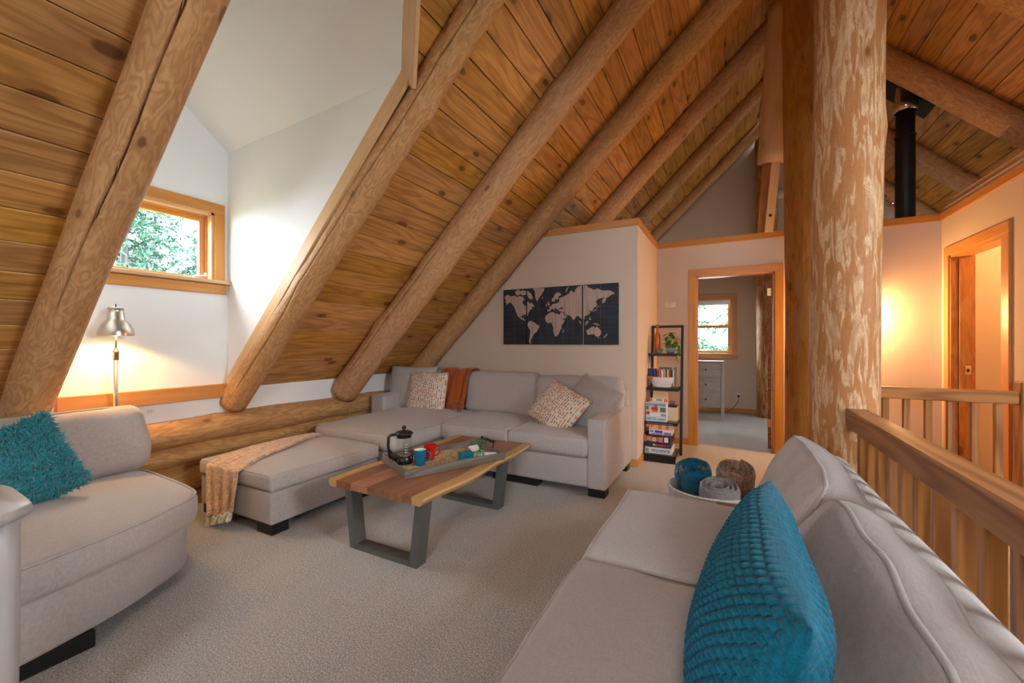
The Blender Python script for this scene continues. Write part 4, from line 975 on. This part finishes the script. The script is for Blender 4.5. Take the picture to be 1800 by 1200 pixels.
TM = T(-1.77, 1.95, tz) @ RZ(TA)
def on_tray(x, y): p = TM @ Vector((x, y, .0145)); return (p.x, p.y, p.z)
fpx = thing('french_press', 'glass french press with black lid and handle on the tray', 'coffee press', on_tray(.10, .29), 1.0)
mobj('glass_beaker', *lathe_vf([(.047, .03), (.047, .165), (.0485, .17)], 28), M['glass'], fpx)
mobj('base', *lathe_vf([(0, 0), (.053, 0), (.054, .01), (.054, .045), (.049, .048), (.0485, .022), (0, .018)], 28), M['plastic'], fpx)
mobj('lid', *lathe_vf([(.044, .15), (.044, .165), (.053, .168), (.054, .176), (.045, .185), (.02, .19), (.006, .192), (.006, .197), (.012, .203), (.013, .21), (.009, .218), (0, .22)], 24), M['plastic'], fpx)
mobj('plunger_rod', *tube_vf([(0, 0, .05), (0, 0, .19)], .002, False, 8), M['nickel'], fpx); mobj('plunger_disc', *lathe_vf([(0, .045), (.044, .045), (.044, .052), (0, .053)], 24), M['nickel'], fpx)
hp = [(-.05, 0, .17), (-.075, 0, .172), (-.092, 0, .16), (-.094, 0, .11), (-.085, 0, .05), (-.06, 0, .025)]; hm = MB()
for i in range(len(hp)): pass
hm.add(tube_vf(hp, .0085, False, 8)); hm.build('handle', M['plastic'], fpx, True); fpx.scale = (1.14, 1.14, 1.16)
for z in (.07, .085, .10, .115): mobj('level_mark', *box_vf(-.008, .008, -.0482, -.0475, z, z + .003), M['whiteplastic'], fpx, False)
def mug(label, mat, loc, rz):
    m_ = thing('mug', label, 'mug', loc, rz); prof = [(0, 0), (.03, 0), (.033, .004), (.037, .04), (.042, .085), (.0435, .103), (.0425, .105), (.040, .103)]
    mobj('cup', *lathe_vf(prof, 28), M[mat], m_); mobj('inside', *lathe_vf([(.0405, .1035), (.038, .08), (.033, .03), (.028, .008), (0, .007)], 28), M['cupwhite'] if mat == 'teal' else M['red'], m_)
    mobj('handle', *tube_vf([(.038, 0, .085), (.058, 0, .09), (.072, 0, .075), (.070, 0, .05), (.055, 0, .03), (.034, 0, .025)], .005, False, 8), M[mat], m_)
mug('teal mug with cream inside in front of the french press', 'teal', on_tray(.17, .18), .5)
mug('red mug behind the teal mug', 'red', on_tray(.28, .27), .6)
bx_ = thing('teal_box', 'small teal lidded box on the tray', 'box', on_tray(.47, .09), TA - .05)
box('body', -.045, .045, -.032, .032, 0, .04, M['teal'], bx_, b=.002); box('lid', -.047, .047, -.034, .034, .04, .062, M['teal'], bx_, b=.002); box('front_tab', -.012, .012, -.0345, -.032, .02, .045, M['teal'], bx_, b=.0005)
vs = thing('bud_vase', 'green glass bud vase with leafy sprig at the end of the tray', 'vase', on_tray(.58, .08))
mobj('glass', *lathe_vf([(0, 0), (.034, .001), (.036, .008), (.032, .03), (.018, .06), (.012, .075), (.012, .095), (.017, .105), (.0155, .105), (.010, .095), (.010, .075), (.016, .058), (.029, .03), (.033, .01), (0, .006)], 24), M['vaseglass'], vs)
def leaf_vf(L, W, n=8, curl=.3, notch=False):
    V = []; F = []
    for i in range(n + 1):
        t = i / n; w_ = W * math.sin(PI * min(1, t * .92 + .08)) ** .8 * (1 - .15 * t)
        if notch and i % 2: w_ *= .55
        z = -curl * L * t * t; V += [(L * t, -w_, z + .15 * w_), (L * t, 0, z), (L * t, w_, z + .15 * w_)]
    for i in range(n):
        for j in range(2): F.append((i * 3 + j, (i + 1) * 3 + j, (i + 1) * 3 + j + 1, i * 3 + j + 1))
    return V, F
r_ = random.Random(3)
for i in range(9):
    a = i * 2.4; tip = Vector((.03 * math.cos(a) + (.03 if i == 4 else 0), .03 * math.sin(a), .105 + r_.uniform(.01, .045)))
    mobj('stem', *tube_vf([(0, 0, .03), (tip.x * .2, tip.y * .2, .09), tip], .0014, False, 5), M['leaf'], vs)
    mobj('leaf', *leaf_vf(r_.uniform(.035, .055), r_.uniform(.016, .022), 10, .3, True), M['monstera'], vs, True, T(*tip) @ RZ(a) @ RY(r_.uniform(-.5, .25)) @ T(-.012, 0, 0))
cdm = on_tray(.66, .16)
for i, (x, y, rz, ti) in enumerate(((.66, .30, .2, .5), (.665, .08, -.5, .35), (.635, .17, .6, .02))):
    tag(mobj('card', *box_vf(-.045, .045, -.03, .03, -.0012, .0012), M['paper'], None, False, T(*on_tray(x, y)) @ RZ(TA + rz) @ T(0, 0, .003 + .03 * math.sin(ti)) @ RX(ti)),
        ('small white card leaning at the far end of the tray', 'small white card leaning beside the bud vase', 'small white card lying flat behind the bud vase')[i], 'card', 'cards on the tray')

# ================================================================== WORLD MAP TRIPTYCH
MX0, MX1, MZ0, MZ1 = -2.365, -1.025, 1.233, 1.868
LAND = {
 'north_america': [(165, 325), (205, 298), (262, 320), (320, 310), (352, 335), (385, 315), (440, 330), (452, 350), (470, 365), (432, 385), (430, 408), (455, 440), (480, 458), (490, 430), (492, 395), (520, 392), (545, 425), (570, 405), (600, 450), (615, 475), (585, 462), (560, 480), (580, 490), (548, 508), (528, 535), (512, 575), (505, 600), (496, 572), (470, 570), (440, 580), (420, 585), (412, 612), (440, 618), (462, 640), (474, 660), (440, 645), (400, 625), (368, 598), (345, 560), (330, 530), (318, 480), (305, 465), (285, 440), (262, 412), (235, 405), (215, 420), (160, 462), (195, 425), (170, 400), (182, 380), (163, 350)],
 'arctic_islands': [(320, 262), (345, 240), (380, 232), (400, 255), (430, 235), (470, 250), (495, 240), (530, 260), (560, 285), (582, 335), (570, 372), (545, 355), (520, 345), (505, 310), (470, 300), (440, 312), (400, 290), (362, 315), (330, 290)],
 'greenland': [(580, 215), (640, 205), (750, 210), (745, 245), (720, 285), (705, 310), (680, 330), (660, 370), (648, 395), (630, 365), (615, 320), (620, 280), (605, 240)],
 'south_america': [(520, 672), (545, 658), (580, 665), (620, 690), (640, 708), (680, 722), (678, 745), (655, 780), (640, 808), (612, 830), (596, 850), (580, 878), (565, 905), (552, 930), (560, 972), (540, 968), (528, 930), (540, 880), (548, 820), (545, 780), (520, 748), (505, 715)],
 'africa': [(795, 570), (830, 545), (880, 540), (890, 562), (930, 560), (955, 575), (975, 605), (1000, 650), (1035, 655), (1015, 690), (985, 725), (990, 760), (965, 800), (950, 840), (925, 872), (895, 877), (885, 840), (870, 795), (878, 760), (860, 720), (855, 688), (820, 688), (790, 690), (765, 655), (760, 620), (770, 590)],
 'madagascar': [(1000, 810), (1025, 770), (1022, 800), (1008, 828)],
 'europe': [(792, 535), (795, 505), (830, 500), (815, 475), (845, 455), (870, 430), (900, 425), (950, 410), (960, 350), (1000, 330), (1000, 470), (960, 488), (930, 510), (905, 480), (890, 500), (905, 530), (870, 495), (850, 500), (830, 525)],
 'scandinavia': [(850, 372), (880, 330), (895, 295), (930, 268), (975, 285), (985, 310), (950, 322), (940, 362), (925, 380), (905, 350), (890, 400), (870, 395), (852, 392)],
 'britain': [(798, 380), (815, 420), (830, 445), (805, 455), (795, 415)], 'ireland': [(772, 428), (788, 425), (788, 455), (770, 460)], 'iceland': [(706, 340), (735, 338), (725, 355)],
 'asia': [(1000, 335), (1040, 315), (1085, 290), (1100, 260), (1130, 240), (1135, 272), (1165, 270), (1170, 235), (1200, 200), (1255, 178), (1330, 182), (1325, 205), (1390, 225), (1400, 245), (1455, 222), (1500, 250), (1550, 258), (1600, 250), (1665, 292), (1650, 305), (1620, 315), (1590, 345), (1560, 355), (1558, 385), (1540, 420), (1512, 425), (1512, 385), (1540, 345), (1500, 360), (1470, 365), (1430, 400), (1450, 440), (1440, 470), (1410, 485), (1395, 530), (1370, 535), (1350, 510), (1360, 560), (1330, 590), (1285, 605), (1300, 640), (1262, 620), (1250, 645), (1232, 620), (1215, 605), (1190, 600), (1160, 640), (1140, 652), (1118, 610), (1095, 590), (1045, 580), (1025, 560), (1000, 480)],
 'arabia': [(960, 580), (975, 545), (1005, 545), (1025, 580), (1060, 598), (1040, 630), (1000, 642), (985, 612)], 'anatolia': [(935, 512), (960, 500), (1010, 500), (1020, 540), (965, 535)],
 'japan': [(1395, 545), (1430, 510), (1445, 490), (1490, 455), (1450, 475), (1435, 525), (1410, 540)], 'philippines': [(1352, 610), (1372, 640), (1362, 662), (1348, 640)],
 'borneo': [(1300, 690), (1325, 665), (1345, 672), (1330, 705), (1305, 708)], 'sumatra': [(1225, 660), (1245, 690), (1240, 718), (1222, 680)], 'java': [(1282, 712), (1310, 718), (1340, 728), (1290, 722)],
 'new_guinea': [(1398, 700), (1440, 705), (1475, 722), (1480, 735), (1440, 725), (1405, 712)],
 'australia': [(1312, 795), (1345, 780), (1375, 752), (1405, 745), (1430, 765), (1445, 740), (1460, 762), (1495, 800), (1500, 840), (1485, 870), (1460, 888), (1435, 880), (1405, 850), (1370, 855), (1330, 860), (1320, 835)], 'tasmania': [(1455, 895), (1475, 893), (1465, 915)],
 'new_zealand': [(1560, 845), (1580, 858), (1555, 885), (1535, 908), (1528, 895), (1550, 870)], 'svalbard': [(1040, 262), (1055, 215), (1098, 190), (1065, 230), (1055, 268)]}
def norm(p):
    u = (p[0] - 140) / 1565.; top = 235 - 87 * u; bot = 975 + 23 * u; return (u, (bot - p[1]) / (bot - top))
def clip(poly, lo, hi):
    for val, keep in ((lo, 1), (hi, -1)):
        out = []
        for i in range(len(poly)):
            a, b = poly[i - 1], poly[i]; ia = (a[0] - val) * keep >= 0; ib = (b[0] - val) * keep >= 0
            if ia != ib: t = (val - a[0]) / (b[0] - a[0]); out.append((val, a[1] + t * (b[1] - a[1])))
            if ib: out.append(b)
        poly = out
        if len(poly) < 3: return []
    return poly
panels = [(0, .222, 'left panel of the navy world map, with North America'), (.229, .714, 'wide middle panel of the navy world map, with Africa and Europe'), (.727, 1, 'right panel of the navy world map, with Australia')]
for u0, u1, lb in panels:
    th = thing('map_panel', lb, 'wall art', (MX0, YM, MZ0), group='world map panels'); Wm, Hm = MX1 - MX0, MZ1 - MZ0
    box('board', u0 * Wm, u1 * Wm, -.036, -.004, 0, Hm, M['map'], th, b=.002)
    nst = max(2, round((u1 - u0) * 9))
    for key, pl_ in LAND.items():
        q = clip([norm(p) for p in pl_], u0 + .0005, u1 - .0005)
        if len(q) < 3: continue
        pv = [Vector((p[0] * Wm, -.0368, min(max(p[1], .002), .998) * Hm)) for p in q]
        tri = geometry.tessellate_polygon([[Vector((p.x, p.z, 0)) for p in pv]])
        if tri: mobj(key, pv, [t_ for t_ in tri], M['land'], th, False)
    ln = MB()
    for k in range(1, nst): x = (u0 + (u1 - u0) * k / nst) * Wm; ln.box(x - .0012, x + .0012, -.0365, -.036, .01, Hm - .01)
    for v in (.12, .28, .45, .62, .8): ln.box(u0 * Wm + .01, u1 * Wm - .01, -.0365, -.036, v * Hm - .0008, v * Hm + .0008)
    ln.build('grid_lines', M['mapfaint'], th)

# ================================================================== LADDER SHELF
sx0, sx1 = -.825, -.50; ly0, ly1, lz1 = 4.96, 5.16, 1.455
sh_ = thing('ladder_shelf', 'black ladder shelf with dark boards in the wall nook', 'shelf', (sx0, ly0, 0))
ly = lambda z: (ly1 - ly0) * z / lz1
for x in (0, sx1 - sx0): board('rail', (x, 0, 0), (x, ly1 - ly0, lz1), .028, .028, M['blackmetal'], sh_, up=(1, 0, 0))
board('top_bar', (0, ly1 - ly0, lz1 - .014), (sx1 - sx0, ly1 - ly0, lz1 - .014), .028, .028, M['blackmetal'], sh_)
SHELF = [(.075, -.38), (.40, -.27), (.755, -.16), (1.13, -.04)]
for z, yf in SHELF:
    yb = ly(z) - .016; box('shelf_board', -.012, sx1 - sx0 - .016, yf, yb, z - .018, z, M['darkshelf'], sh_, b=.002)
    box('front_edge', -.016, sx1 - sx0 - .012, yf - .012, yf, z - .028, z + .002, M['blackmetal'], sh_); box('side_edge', -.022, -.012, yf - .012, yb, z - .028, z + .002, M['blackmetal'], sh_); box('side_edge', sx1 - sx0 - .016, sx1 - sx0 - .008, yf - .012, yb, z - .028, z + .002, M['blackmetal'], sh_)
board('front_leg', (-.017, -.385, 0.0), (-.017, .03, 1.13), .012, .012, M['blackmetal'], sh_, up=(1, 0, 0)); box('floor_bar', -.02, sx1 - sx0 - .01, -.392, -.38, 0, .05, M['blackmetal'], sh_)
def sw(x, y, z): return (sx0 + x, ly0 + y, z)       # shelf coordinates to world
def paint(n, c, r=.45): return plain(n, c, r)
Z1, Z2, Z3, Z4 = [s[0] + .001 for s in SHELF]
# --- bottom shelf: stacked games
P_ = dict(white=paint('box_white', (.72, .70, .70)), navy=paint('box_navy', (.02, .03, .09)), orange=paint('box_orange', (.72, .13, .02)), black=paint('box_black', (.02, .018, .018)), blue=paint('box_blue', (.10, .16, .48)),
          red=paint('box_red', (.45, .03, .03)), tan=paint('box_tan', (.60, .40, .24)), yellow=paint('box_yellow', (.75, .50, .05)), sky=paint('box_pale_blue', (.52, .66, .72)), snow=paint('print_snow', (.62, .60, .60)), green=paint('print_dark_green', (.10, .14, .13)), grey=paint('print_grey', (.30, .28, .29)), indigo=paint('print_indigo', (.05, .05, .24)), tealp=paint('print_teal', (.03, .24, .30)))
def game(label, w_, d, h, x, y, z, rz, body, faces, cat='game box', name='game_box'):
    g = thing(name, label, cat, sw(x, y, z), rz, 'games on the ladder shelf'); box('carton', -w_ / 2, w_ / 2, 0, d, 0, h, P_[body], g, b=.0015)
    for k_, (u0, u1, v0, v1, c) in enumerate(faces): box('print', -w_ / 2 + u0 * w_, -w_ / 2 + u1 * w_, -.0010 - .0005 * k_, .0005, v0 * h, v1 * h, P_[c], g)
    return g
zc = Z1
g = game('white game box lettered SEQUENCE at the bottom of the game stack', .27, .26, .062, .135, -.335, zc, 0, 'white', [(.02, .15, .15, .85, 'grey')]); text_obj('lettering', 'SEQUENCE', .037, P_['indigo'], g, T(.025, -.003, .031) @ RX(PI / 2), bold=True); zc += .0635
game('flat navy game box with red and yellow print on its edge', .24, .24, .05, .14, -.325, zc, .02, 'navy', [(.25, .36, .35, .7, 'yellow'), (.36, .78, .3, .65, 'red'), (.85, .93, .3, .7, 'red')]); zc += .051
game('black and orange illustrated game box sticking out of the stack', .275, .25, .078, .122, -.34, zc, -.04, 'black', [(0, .1, .05, .98, 'orange'), (.12, .27, .2, .8, 'grey'), (.27, .31, .1, .9, 'orange'), (.33, .48, .15, .75, 'tan'), (.5, .55, .2, .8, 'orange'), (.57, .7, .15, .8, 'grey'), (.7, .73, .1, .95, 'orange'), (.78, .92, .2, .85, 'white')]); zc += .079
game('blue and white game box in the middle of the stack', .23, .24, .058, .155, -.32, zc, .02, 'white', [(.03, .2, .5, .85, 'blue'), (.25, .6, .45, .85, 'indigo'), (.0, 1, .0, .14, 'red'), (.65, .98, .2, .6, 'blue'), (.1, .6, .2, .38, 'blue')]); zc += .059
game('tan and orange game box with blue lid at the top of the stack', .27, .23, .06, .14, -.30, zc, .0, 'tan', [(0, 1, .78, 1, 'navy'), (.0, .3, .4, .75, 'orange'), (.45, .6, .1, .75, 'orange'), (.75, .86, .1, .75, 'orange'), (.02, .12, .02, .35, 'navy')])
# --- third shelf
g = game('upright pale blue puzzle box with a red winter cabin picture', .215, .055, .205, .102, -.262, Z2, 0, 'sky', [(.03, .97, .27, .96, 'snow'), (.03, .97, .82, .96, 'grey'), (.27, .60, .62, .78, 'red'), (.30, .58, .50, .62, 'leather' if False else 'orange'), (.45, .55, .72, .9, 'green'), (.70, .97, .52, .76, 'green'), (.03, .16, .62, .80, 'green'), (.03, .2, .36, .52, 'red'), (.75, .97, .3, .42, 'grey'), (.2, .7, .3, .45, 'white')], 'puzzle box', 'puzzle_box')
text_obj('lettering', '300', .036, P_['tealp'], g, T(-.072, -.007, .030) @ RX(PI / 2), bold=True)
for i, (u, v) in enumerate(((.33, .15), (.38, .09), (.43, .17), (.48, .1))): box('print', -.1075 + u * .215, -.1075 + u * .215 + .01, -.0012, .0005, v * .205, v * .205 + .012, P_['tealp'], g)
box('print', .02, .098, -.0012, .0005, .028, .036, P_['tealp'], g); box('print', .02, .09, -.0012, .0005, .016, .020, P_['tealp'], g)
game('white and orange puzzle box standing behind the pale blue one', .185, .05, .245, .118, -.20, Z2, 0, 'white', [(0, .16, .86, .99, 'orange'), (.82, 1, .86, .99, 'orange'), (.38, .72, .88, .98, 'grey')], 'puzzle box', 'puzzle_box')
cy_ = thing('game_caddy', 'cream wooden game caddy with dark pegs beside the puzzle boxes', 'caddy', sw(.255, -.16, Z2)); M['creamwood'] = paint('cream_wood', (.66, .50, .33))
box('caddy_body', -.05, .05, 0, .12, 0, .15, M['creamwood'], cy_, b=.003)
for i in range(4): mobj('peg', *lathe_vf([(0, .15), (.010, .15), (.012, .165), (.010, .18), (0, .182)], 12, -.034 + i * .023, .02), M['plastic'], cy_)
box('spare_block', -.03, .02, .05, .1, .15, .21, M['graywood'], cy_, b=.003)
tag(mobj('wooden_disc', *lathe_vf([(0, 0), (.085, 0), (.085, .014), (0, .014)], 32), M['pine_pale'], None, False, T(*sw(.135, -.13, Z2 + .245)) @ RX(PI / 2 - .12) @ T(0, .02, 0)), 'round wooden disc propped behind the puzzle boxes', 'disc')
# --- second shelf: rope basket with books
bk = thing('rope_basket', 'small white rope basket holding books on the ladder shelf', 'basket', sw(.135, -.055, Z3))
def oval_basket(th, levels, rc, squash, mat):
    for z, r in levels: pass
    V, F = lathe_vf([(0, .004)] + [(levels[0][1] - .004, .004)] + sum([[(r, z - rc), (r + rc * .8, z), (r, z + rc)] for z, r in levels], []) + [(levels[-1][1] - .01, levels[-1][0])] + [(levels[0][1] - .012, .012), (0, .012)], 40)
    return mobj('coil_wall', [(x, y * squash, z) for x, y, z in V], F, M[mat], th, True)
lv_ = [(.008 + i * .0115, .095 + .035 * (i / 9) ** .8) for i in range(10)]
oval_basket(bk, lv_, .0055, .72, 'rope')
box('leather_handle', -.148, -.085, -.075, -.065, .088, .125, M['leather'], bk, b=.003)
bc = [('navy paperback leaning at the left end of the book basket', .045, .155, 'navy', -.30), ('slate paperback second from the left in the book basket', .02, .15, 'indigo', -.22), ('red paperback in the book basket', .016, .145, 'red', -.12), ('orange and red paperback in the book basket', .018, .142, 'orange', -.1), ('white paperback left of the yellow ones', .02, .14, 'white', -.05), ('cream paperback in the middle of the book basket', .018, .138, 'tan', 0), ('black slim paperback in the book basket', .012, .142, 'black', 0), ('yellow paperback in the book basket', .02, .14, 'yellow', 0), ('brick red and tan paperback in the book basket', .018, .138, 'red', .0), ('dark blue paperback in the book basket', .018, .14, 'navy', 0), ('white spined paperback right of the dark blue one', .016, .14, 'white', 0), ('dark green book at the right end of the basket', .012, .165, 'green', 0)]
x = -.105
for lb, t_, h_, c, lean in bc:
    h_ *= 1.2
    b_ = thing('book', lb, 'book', sw(.135 + x + t_ / 2, -.075, Z3 + .028), group='books in the rope basket'); mm = RY(lean * .9)
    o1 = box('cover', -t_ / 2, t_ / 2, 0, .10, 0, h_, P_[c], b_, b=.001); o1.matrix_basis = mm @ o1.matrix_basis
    o2 = box('pages', -t_ / 2 + .002, t_ / 2 - .002, .004, .102, .003, h_ + .0008, M['paper'], b_); o2.matrix_basis = mm @ o2.matrix_basis
    x += t_ + .0015
b_ = thing('book', 'dark upright book behind the paperbacks in the basket', 'book', sw(.16, .02, Z3 + .02), group='books in the rope basket'); box('cover', -.07, .07, .0, .022, 0, .20, P_['green'], b_, b=.001); box('pages', -.067, .071, .003, .019, .004, .2008, M['paper'], b_)
# --- top shelf
bt = thing('amber_bottle', 'amber glass bottle on the top board of the ladder shelf', 'bottle', sw(.075, .02, Z4))
mobj('glass', *lathe_vf([(0, 0), (.031, .0), (.034, .006), (.034, .18), (.030, .19), (.034, .197), (.030, .21), (.018, .235), (.0135, .25), (.0125, .30), (.0165, .302), (.0165, .325), (.010, .326), (.010, .25), (.026, .21), (.030, .18), (.030, .01), (0, .008)], 24), M['amber'], bt)
for z in (.19, .225): mobj('band', *tube_vf([((.032 if z < .2 else .024) * math.cos(t), (.032 if z < .2 else .024) * math.sin(t), z) for t in np.linspace(0, 6.283, 20, endpoint=False)], .003, True), M['amber'], bt)
bw = thing('glass_bowl', 'small pale blue glass bowl in front of the amber bottle', 'bowl', sw(.105, -.035, Z4)); mobj('bowl', *lathe_vf([(0, 0), (.018, 0), (.03, .02), (.04, .05), (.037, .05), (.027, .022), (.016, .006), (0, .006)], 24), M['blueglass'], bw)
pp = thing('potted_plant', 'trailing green plant in a pale glass pot on the top board', 'plant', sw(.215, .02, Z4)); mobj('pot', *lathe_vf([(0, 0), (.034, 0), (.046, .03), (.048, .06), (.042, .085), (.039, .085), (.044, .06), (.042, .032), (.031, .006), (0, .006)], 24), M['blueglass'], pp)
mobj('soil', *lathe_vf([(.04, .062), (0, .068)], 16), plain('soil', (.05, .035, .02), .95), pp)
r_ = random.Random(11); lf = leaf_vf(.05, .022, 6, .4); lme = bpy.data.meshes.new('leaf'); lme.from_pydata(lf[0], [], lf[1]); lme.materials.append(M['leaf']); lme.polygons.foreach_set('use_smooth', [True] * len(lme.polygons))
stems = []
for i in range(46):
    a = r_.uniform(0, 6.28); rr = r_.uniform(.0, .075); p = Vector((rr * math.cos(a), rr * math.sin(a) * .7, .10 + r_.uniform(0, .15) * (1 - rr * 4))); stems.append(p)
    link('leaf', lme, pp, T(*p) @ RZ(a + r_.uniform(-.6, .6)) @ RY(r_.uniform(-.3, .7)) @ Matrix.Scale(r_.uniform(.75, 1.25), 4))
vine = [Vector((.04, -.02, .09)), Vector((.075, -.04, .11)), Vector((.095, -.06, .07)), Vector((.09, -.07, .02)), Vector((.085, -.075, -.03)), Vector((.075, -.078, -.08))]
mobj('vine', *tube_vf(vine, .0018, False, 5), M['leaf'], pp)
for i in range(12):
    t_ = i / 11 * 4.99; k = int(t_); p = vine[k].lerp(vine[k + 1], t_ - k); link('leaf', lme, pp, T(*p) @ RZ(r_.uniform(-1.5, 3)) @ RY(r_.uniform(.2, 1.2)) @ Matrix.Scale(r_.uniform(.7, 1.0), 4))
st_ = MB()
for p in stems[::2]: st_.add(tube_vf([(0, 0, .06), (p.x * .4, p.y * .4, p.z * .6), p], .0015, False, 4))
st_.build('stems', M['leaf'], pp, True)

# ================================================================== BLANKET BASKET
bb = thing('blanket_basket', 'large white rope basket with rolled blankets beyond the foreground sofa', 'basket', (-.12, 2.96, 0))
lv_ = [(.012 + i * .0165, .20 + .055 * (i / 19) ** .8) for i in range(20)]
oval_basket(bb, lv_, .0085, .92, 'rope')
box('leather_handle', .04, .15, -.262, -.245, .275, .33, M['leather'], bb, b=.004)
def roll(name, label, r, h, turns, loc, mw, mat, bump=0, bs=20, tail=0, sq=1):
    nt = int(turns * 30); th_ = r / (turns + .4); V = []; F = []
    def prof(o):
        return [(((.75 + t * (turns - .5)) * th_ * .96 + o) * math.cos(2 * PI * turns * t), ((.75 + t * (turns - .5)) * th_ * .96 + o) * math.sin(2 * PI * turns * t) * sq) for t in np.linspace(0, 1, nt + 1)]
    I, O = prof(-th_ * .30), prof(th_ * .30); m = 14
    zs = [0, .06, .15, .25, .35, .45, .55, .65, .75, .84, .91, .96, .99, 1.0]
    for lane, sgn in ((O, 1), (I, -1)):
        for j, z in enumerate(zs):
            rd = max(0, (z - .9) / .1) ** 2 * th_ * .30
            for i, (x_, y_) in enumerate(lane):
                L = math.hypot(x_, y_) + 1e-6; bm_ = bump * math.sin(i * .62) * math.sin(z * h * bs * 6.28 + (i // 5) * 1.57) - sgn * rd
                V.append((x_ * (1 + bm_ / L), y_ * (1 + bm_ / L), z * h + .006 * math.sin(i * .21)))
    N = nt + 1; Mz = len(zs)
    for lane in range(2):
        o = lane * Mz * N
        for j in range(Mz - 1):
            for i in range(nt): q = (o + j * N + i, o + j * N + i + 1, o + (j + 1) * N + i + 1, o + (j + 1) * N + i); F.append(q if lane == 0 else q[::-1])
    for i in range(nt): F.append(((Mz - 1) * N + i, (Mz - 1) * N + i + 1, Mz * N + (Mz - 1) * N + i + 1, Mz * N + (Mz - 1) * N + i))
    for e in (0, nt):
        for j in range(Mz - 1): F.append((j * N + e, (j + 1) * N + e, Mz * N + (j + 1) * N + e, Mz * N + j * N + e))
    o = mobj(name, V, F, M[mat], None, True, T(*loc) @ mw); return tag(o, label, 'blanket', 'rolled blankets in the basket')
roll('rolled_blanket', 'rolled dark teal fleece blanket in the rope basket', .125, .40, 2.6, (-.20, 3.09, .05), RX(.24) @ RY(-.06), 'tealblanket', .006, 16)
roll('rolled_blanket', 'rolled tan flecked blanket at the back of the rope basket', .125, .42, 3.2, (.0, 3.12, .05), RX(.22) @ RY(.04), 'tanblanket', .003, 22)
roll('rolled_blanket', 'rolled grey waffle blanket at the front of the rope basket', .125, .375, 3.2, (-.08, 2.93, .03), RX(.26) @ RY(.02), 'grayknit', .004, 30, sq=.75)

# ================================================================== BEDROOM DRESSER
ds = thing('dresser', 'grey stained three-drawer dresser below the bedroom window', 'dresser', (-.62, 8.0, 0))
box('top', -.5, .5, -.02, .40, .905, .93, M['dresser'], ds, b=.003); box('carcass', -.455, .455, .0, .39, .12, .904, M['dresser'], ds)
for x_ in (-.48, .48): box('corner_post', x_ - .022, x_ + .022, -.012, .04, 0, .904, M['dresser'], ds, b=.003)
for x_ in (-.48, .48): box('corner_post', x_ - .022, x_ + .022, .35, .40, 0, .904, M['dresser'], ds, b=.003)
for i in range(3):
    z = .135 + i * .258; d_ = box('drawer', -.45, .45, -.008, .0, z, z + .245, M['dresser'], ds, b=.003)
    for x_ in (-.22, .22): subpart(mobj('knob', *lathe_vf([(0, 0), (.008, 0), (.014, .015), (.012, .024), (0, .026)], 14), M['bronze'], ds, True, T(x_, -.008, z + .13) @ RX(PI / 2)), d_)

# ================================================================== TREES OUTSIDE
def conifer(label, loc, H, R, seed, dens=1.0, name='conifer'):
    r = np.random.default_rng(seed); th = thing(name, label, 'tree', loc, r.uniform(0, 6), group='trees outside the windows')
    mobj('trunk', *tube_vf([(0, 0, 0), (.02, .03, H * .5), (0, 0, H)], [.16, .09, .02], False, 10), M['bark'], th)
    bm_ = MB(); V = []; F = []; nb = int(H * 11 * dens)
    for i in range(nb):
        z = H * (.12 + .86 * i / nb) + r.uniform(-.1, .1); a = r.uniform(0, 6.28); L = R * (1 - (z / H) ** 1.2) * r.uniform(.6, 1.1) + .15
        d = np.array([math.cos(a), math.sin(a), .12]); sd = np.array([-math.sin(a), math.cos(a), 0]); droop = r.uniform(.2, .5)
        P = [np.array([0, 0, z]) + d * L * t + np.array([0, 0, -droop * L * t * t]) for t in np.linspace(0, 1, 5)]; bm_.add(tube_vf(P, [.022, .016, .011, .007, .003], False, 4))
        for k in range(int(34 * L)):
            t = r.uniform(.15, 1); c = np.array([0, 0, z]) + d * L * t + np.array([0, 0, -droop * L * t * t]); s = r.choice((-1, 1)); sp = sd * s * r.uniform(.05, .42) * (1.1 - t * .5) * min(1, L) + d * r.uniform(0, .2)
            e = c + sp + np.array([0, 0, r.uniform(-.22, .02)])
            for q in range(5):
                u = r.uniform(.2, 1.05); g = c + (e - c) * u; ax = r.normal(size=3); ax /= np.linalg.norm(ax); bx = np.cross(ax, r.normal(size=3)); bx /= np.linalg.norm(bx); l2 = r.uniform(.04, .11); w2 = r.uniform(.012, .026); i0 = len(V)
                V += [g - ax * l2, g + bx * w2, g + ax * l2, g - bx * w2]; F.append((i0, i0 + 1, i0 + 2, i0 + 3))
    bm_.build('branches', M['bark'], th, True); fo = mobj('foliage', V, F, M['conifer'], th, False); fo['kind'] = 'stuff'
    return th
conifer('airy conifer filling the left part of the dormer window', (-9.6, 3.35, -3.2), 8.2, 2.1, 21, 1.5)
conifer('conifer with drooping branches filling the right part of the dormer window', (-10.6, 5.3, -3.2), 8.0, 2.2, 22, 1.5)
conifer('taller conifer standing behind the other two outside the dormer window', (-13.2, 5.2, -3.2), 9.2, 2.6, 25, 1.4)
conifer('conifer close behind the bedroom window', (-1.3, 13.6, -3.2), 7.5, 2.6, 23, 1.4)
conifer('conifer seen at the right side of the bedroom window', (.6, 15.0, -3.2), 7.8, 2.6, 24, 1.3)
gt = NT('forest_ground'); gt.col(gt.mix(gt.noise(gt.obj(), .6, 3), (.07, .11, .05), (.13, .12, .08))); gt.rough(1)
tag(mobj('floor', [(-40, -30, -3.2), (30, -30, -3.2), (30, 40, -3.2), (-40, 40, -3.2)], [(0, 1, 2, 3)], gt.m, None, False), 'forest ground outside the cabin', 'ground', kind='structure')
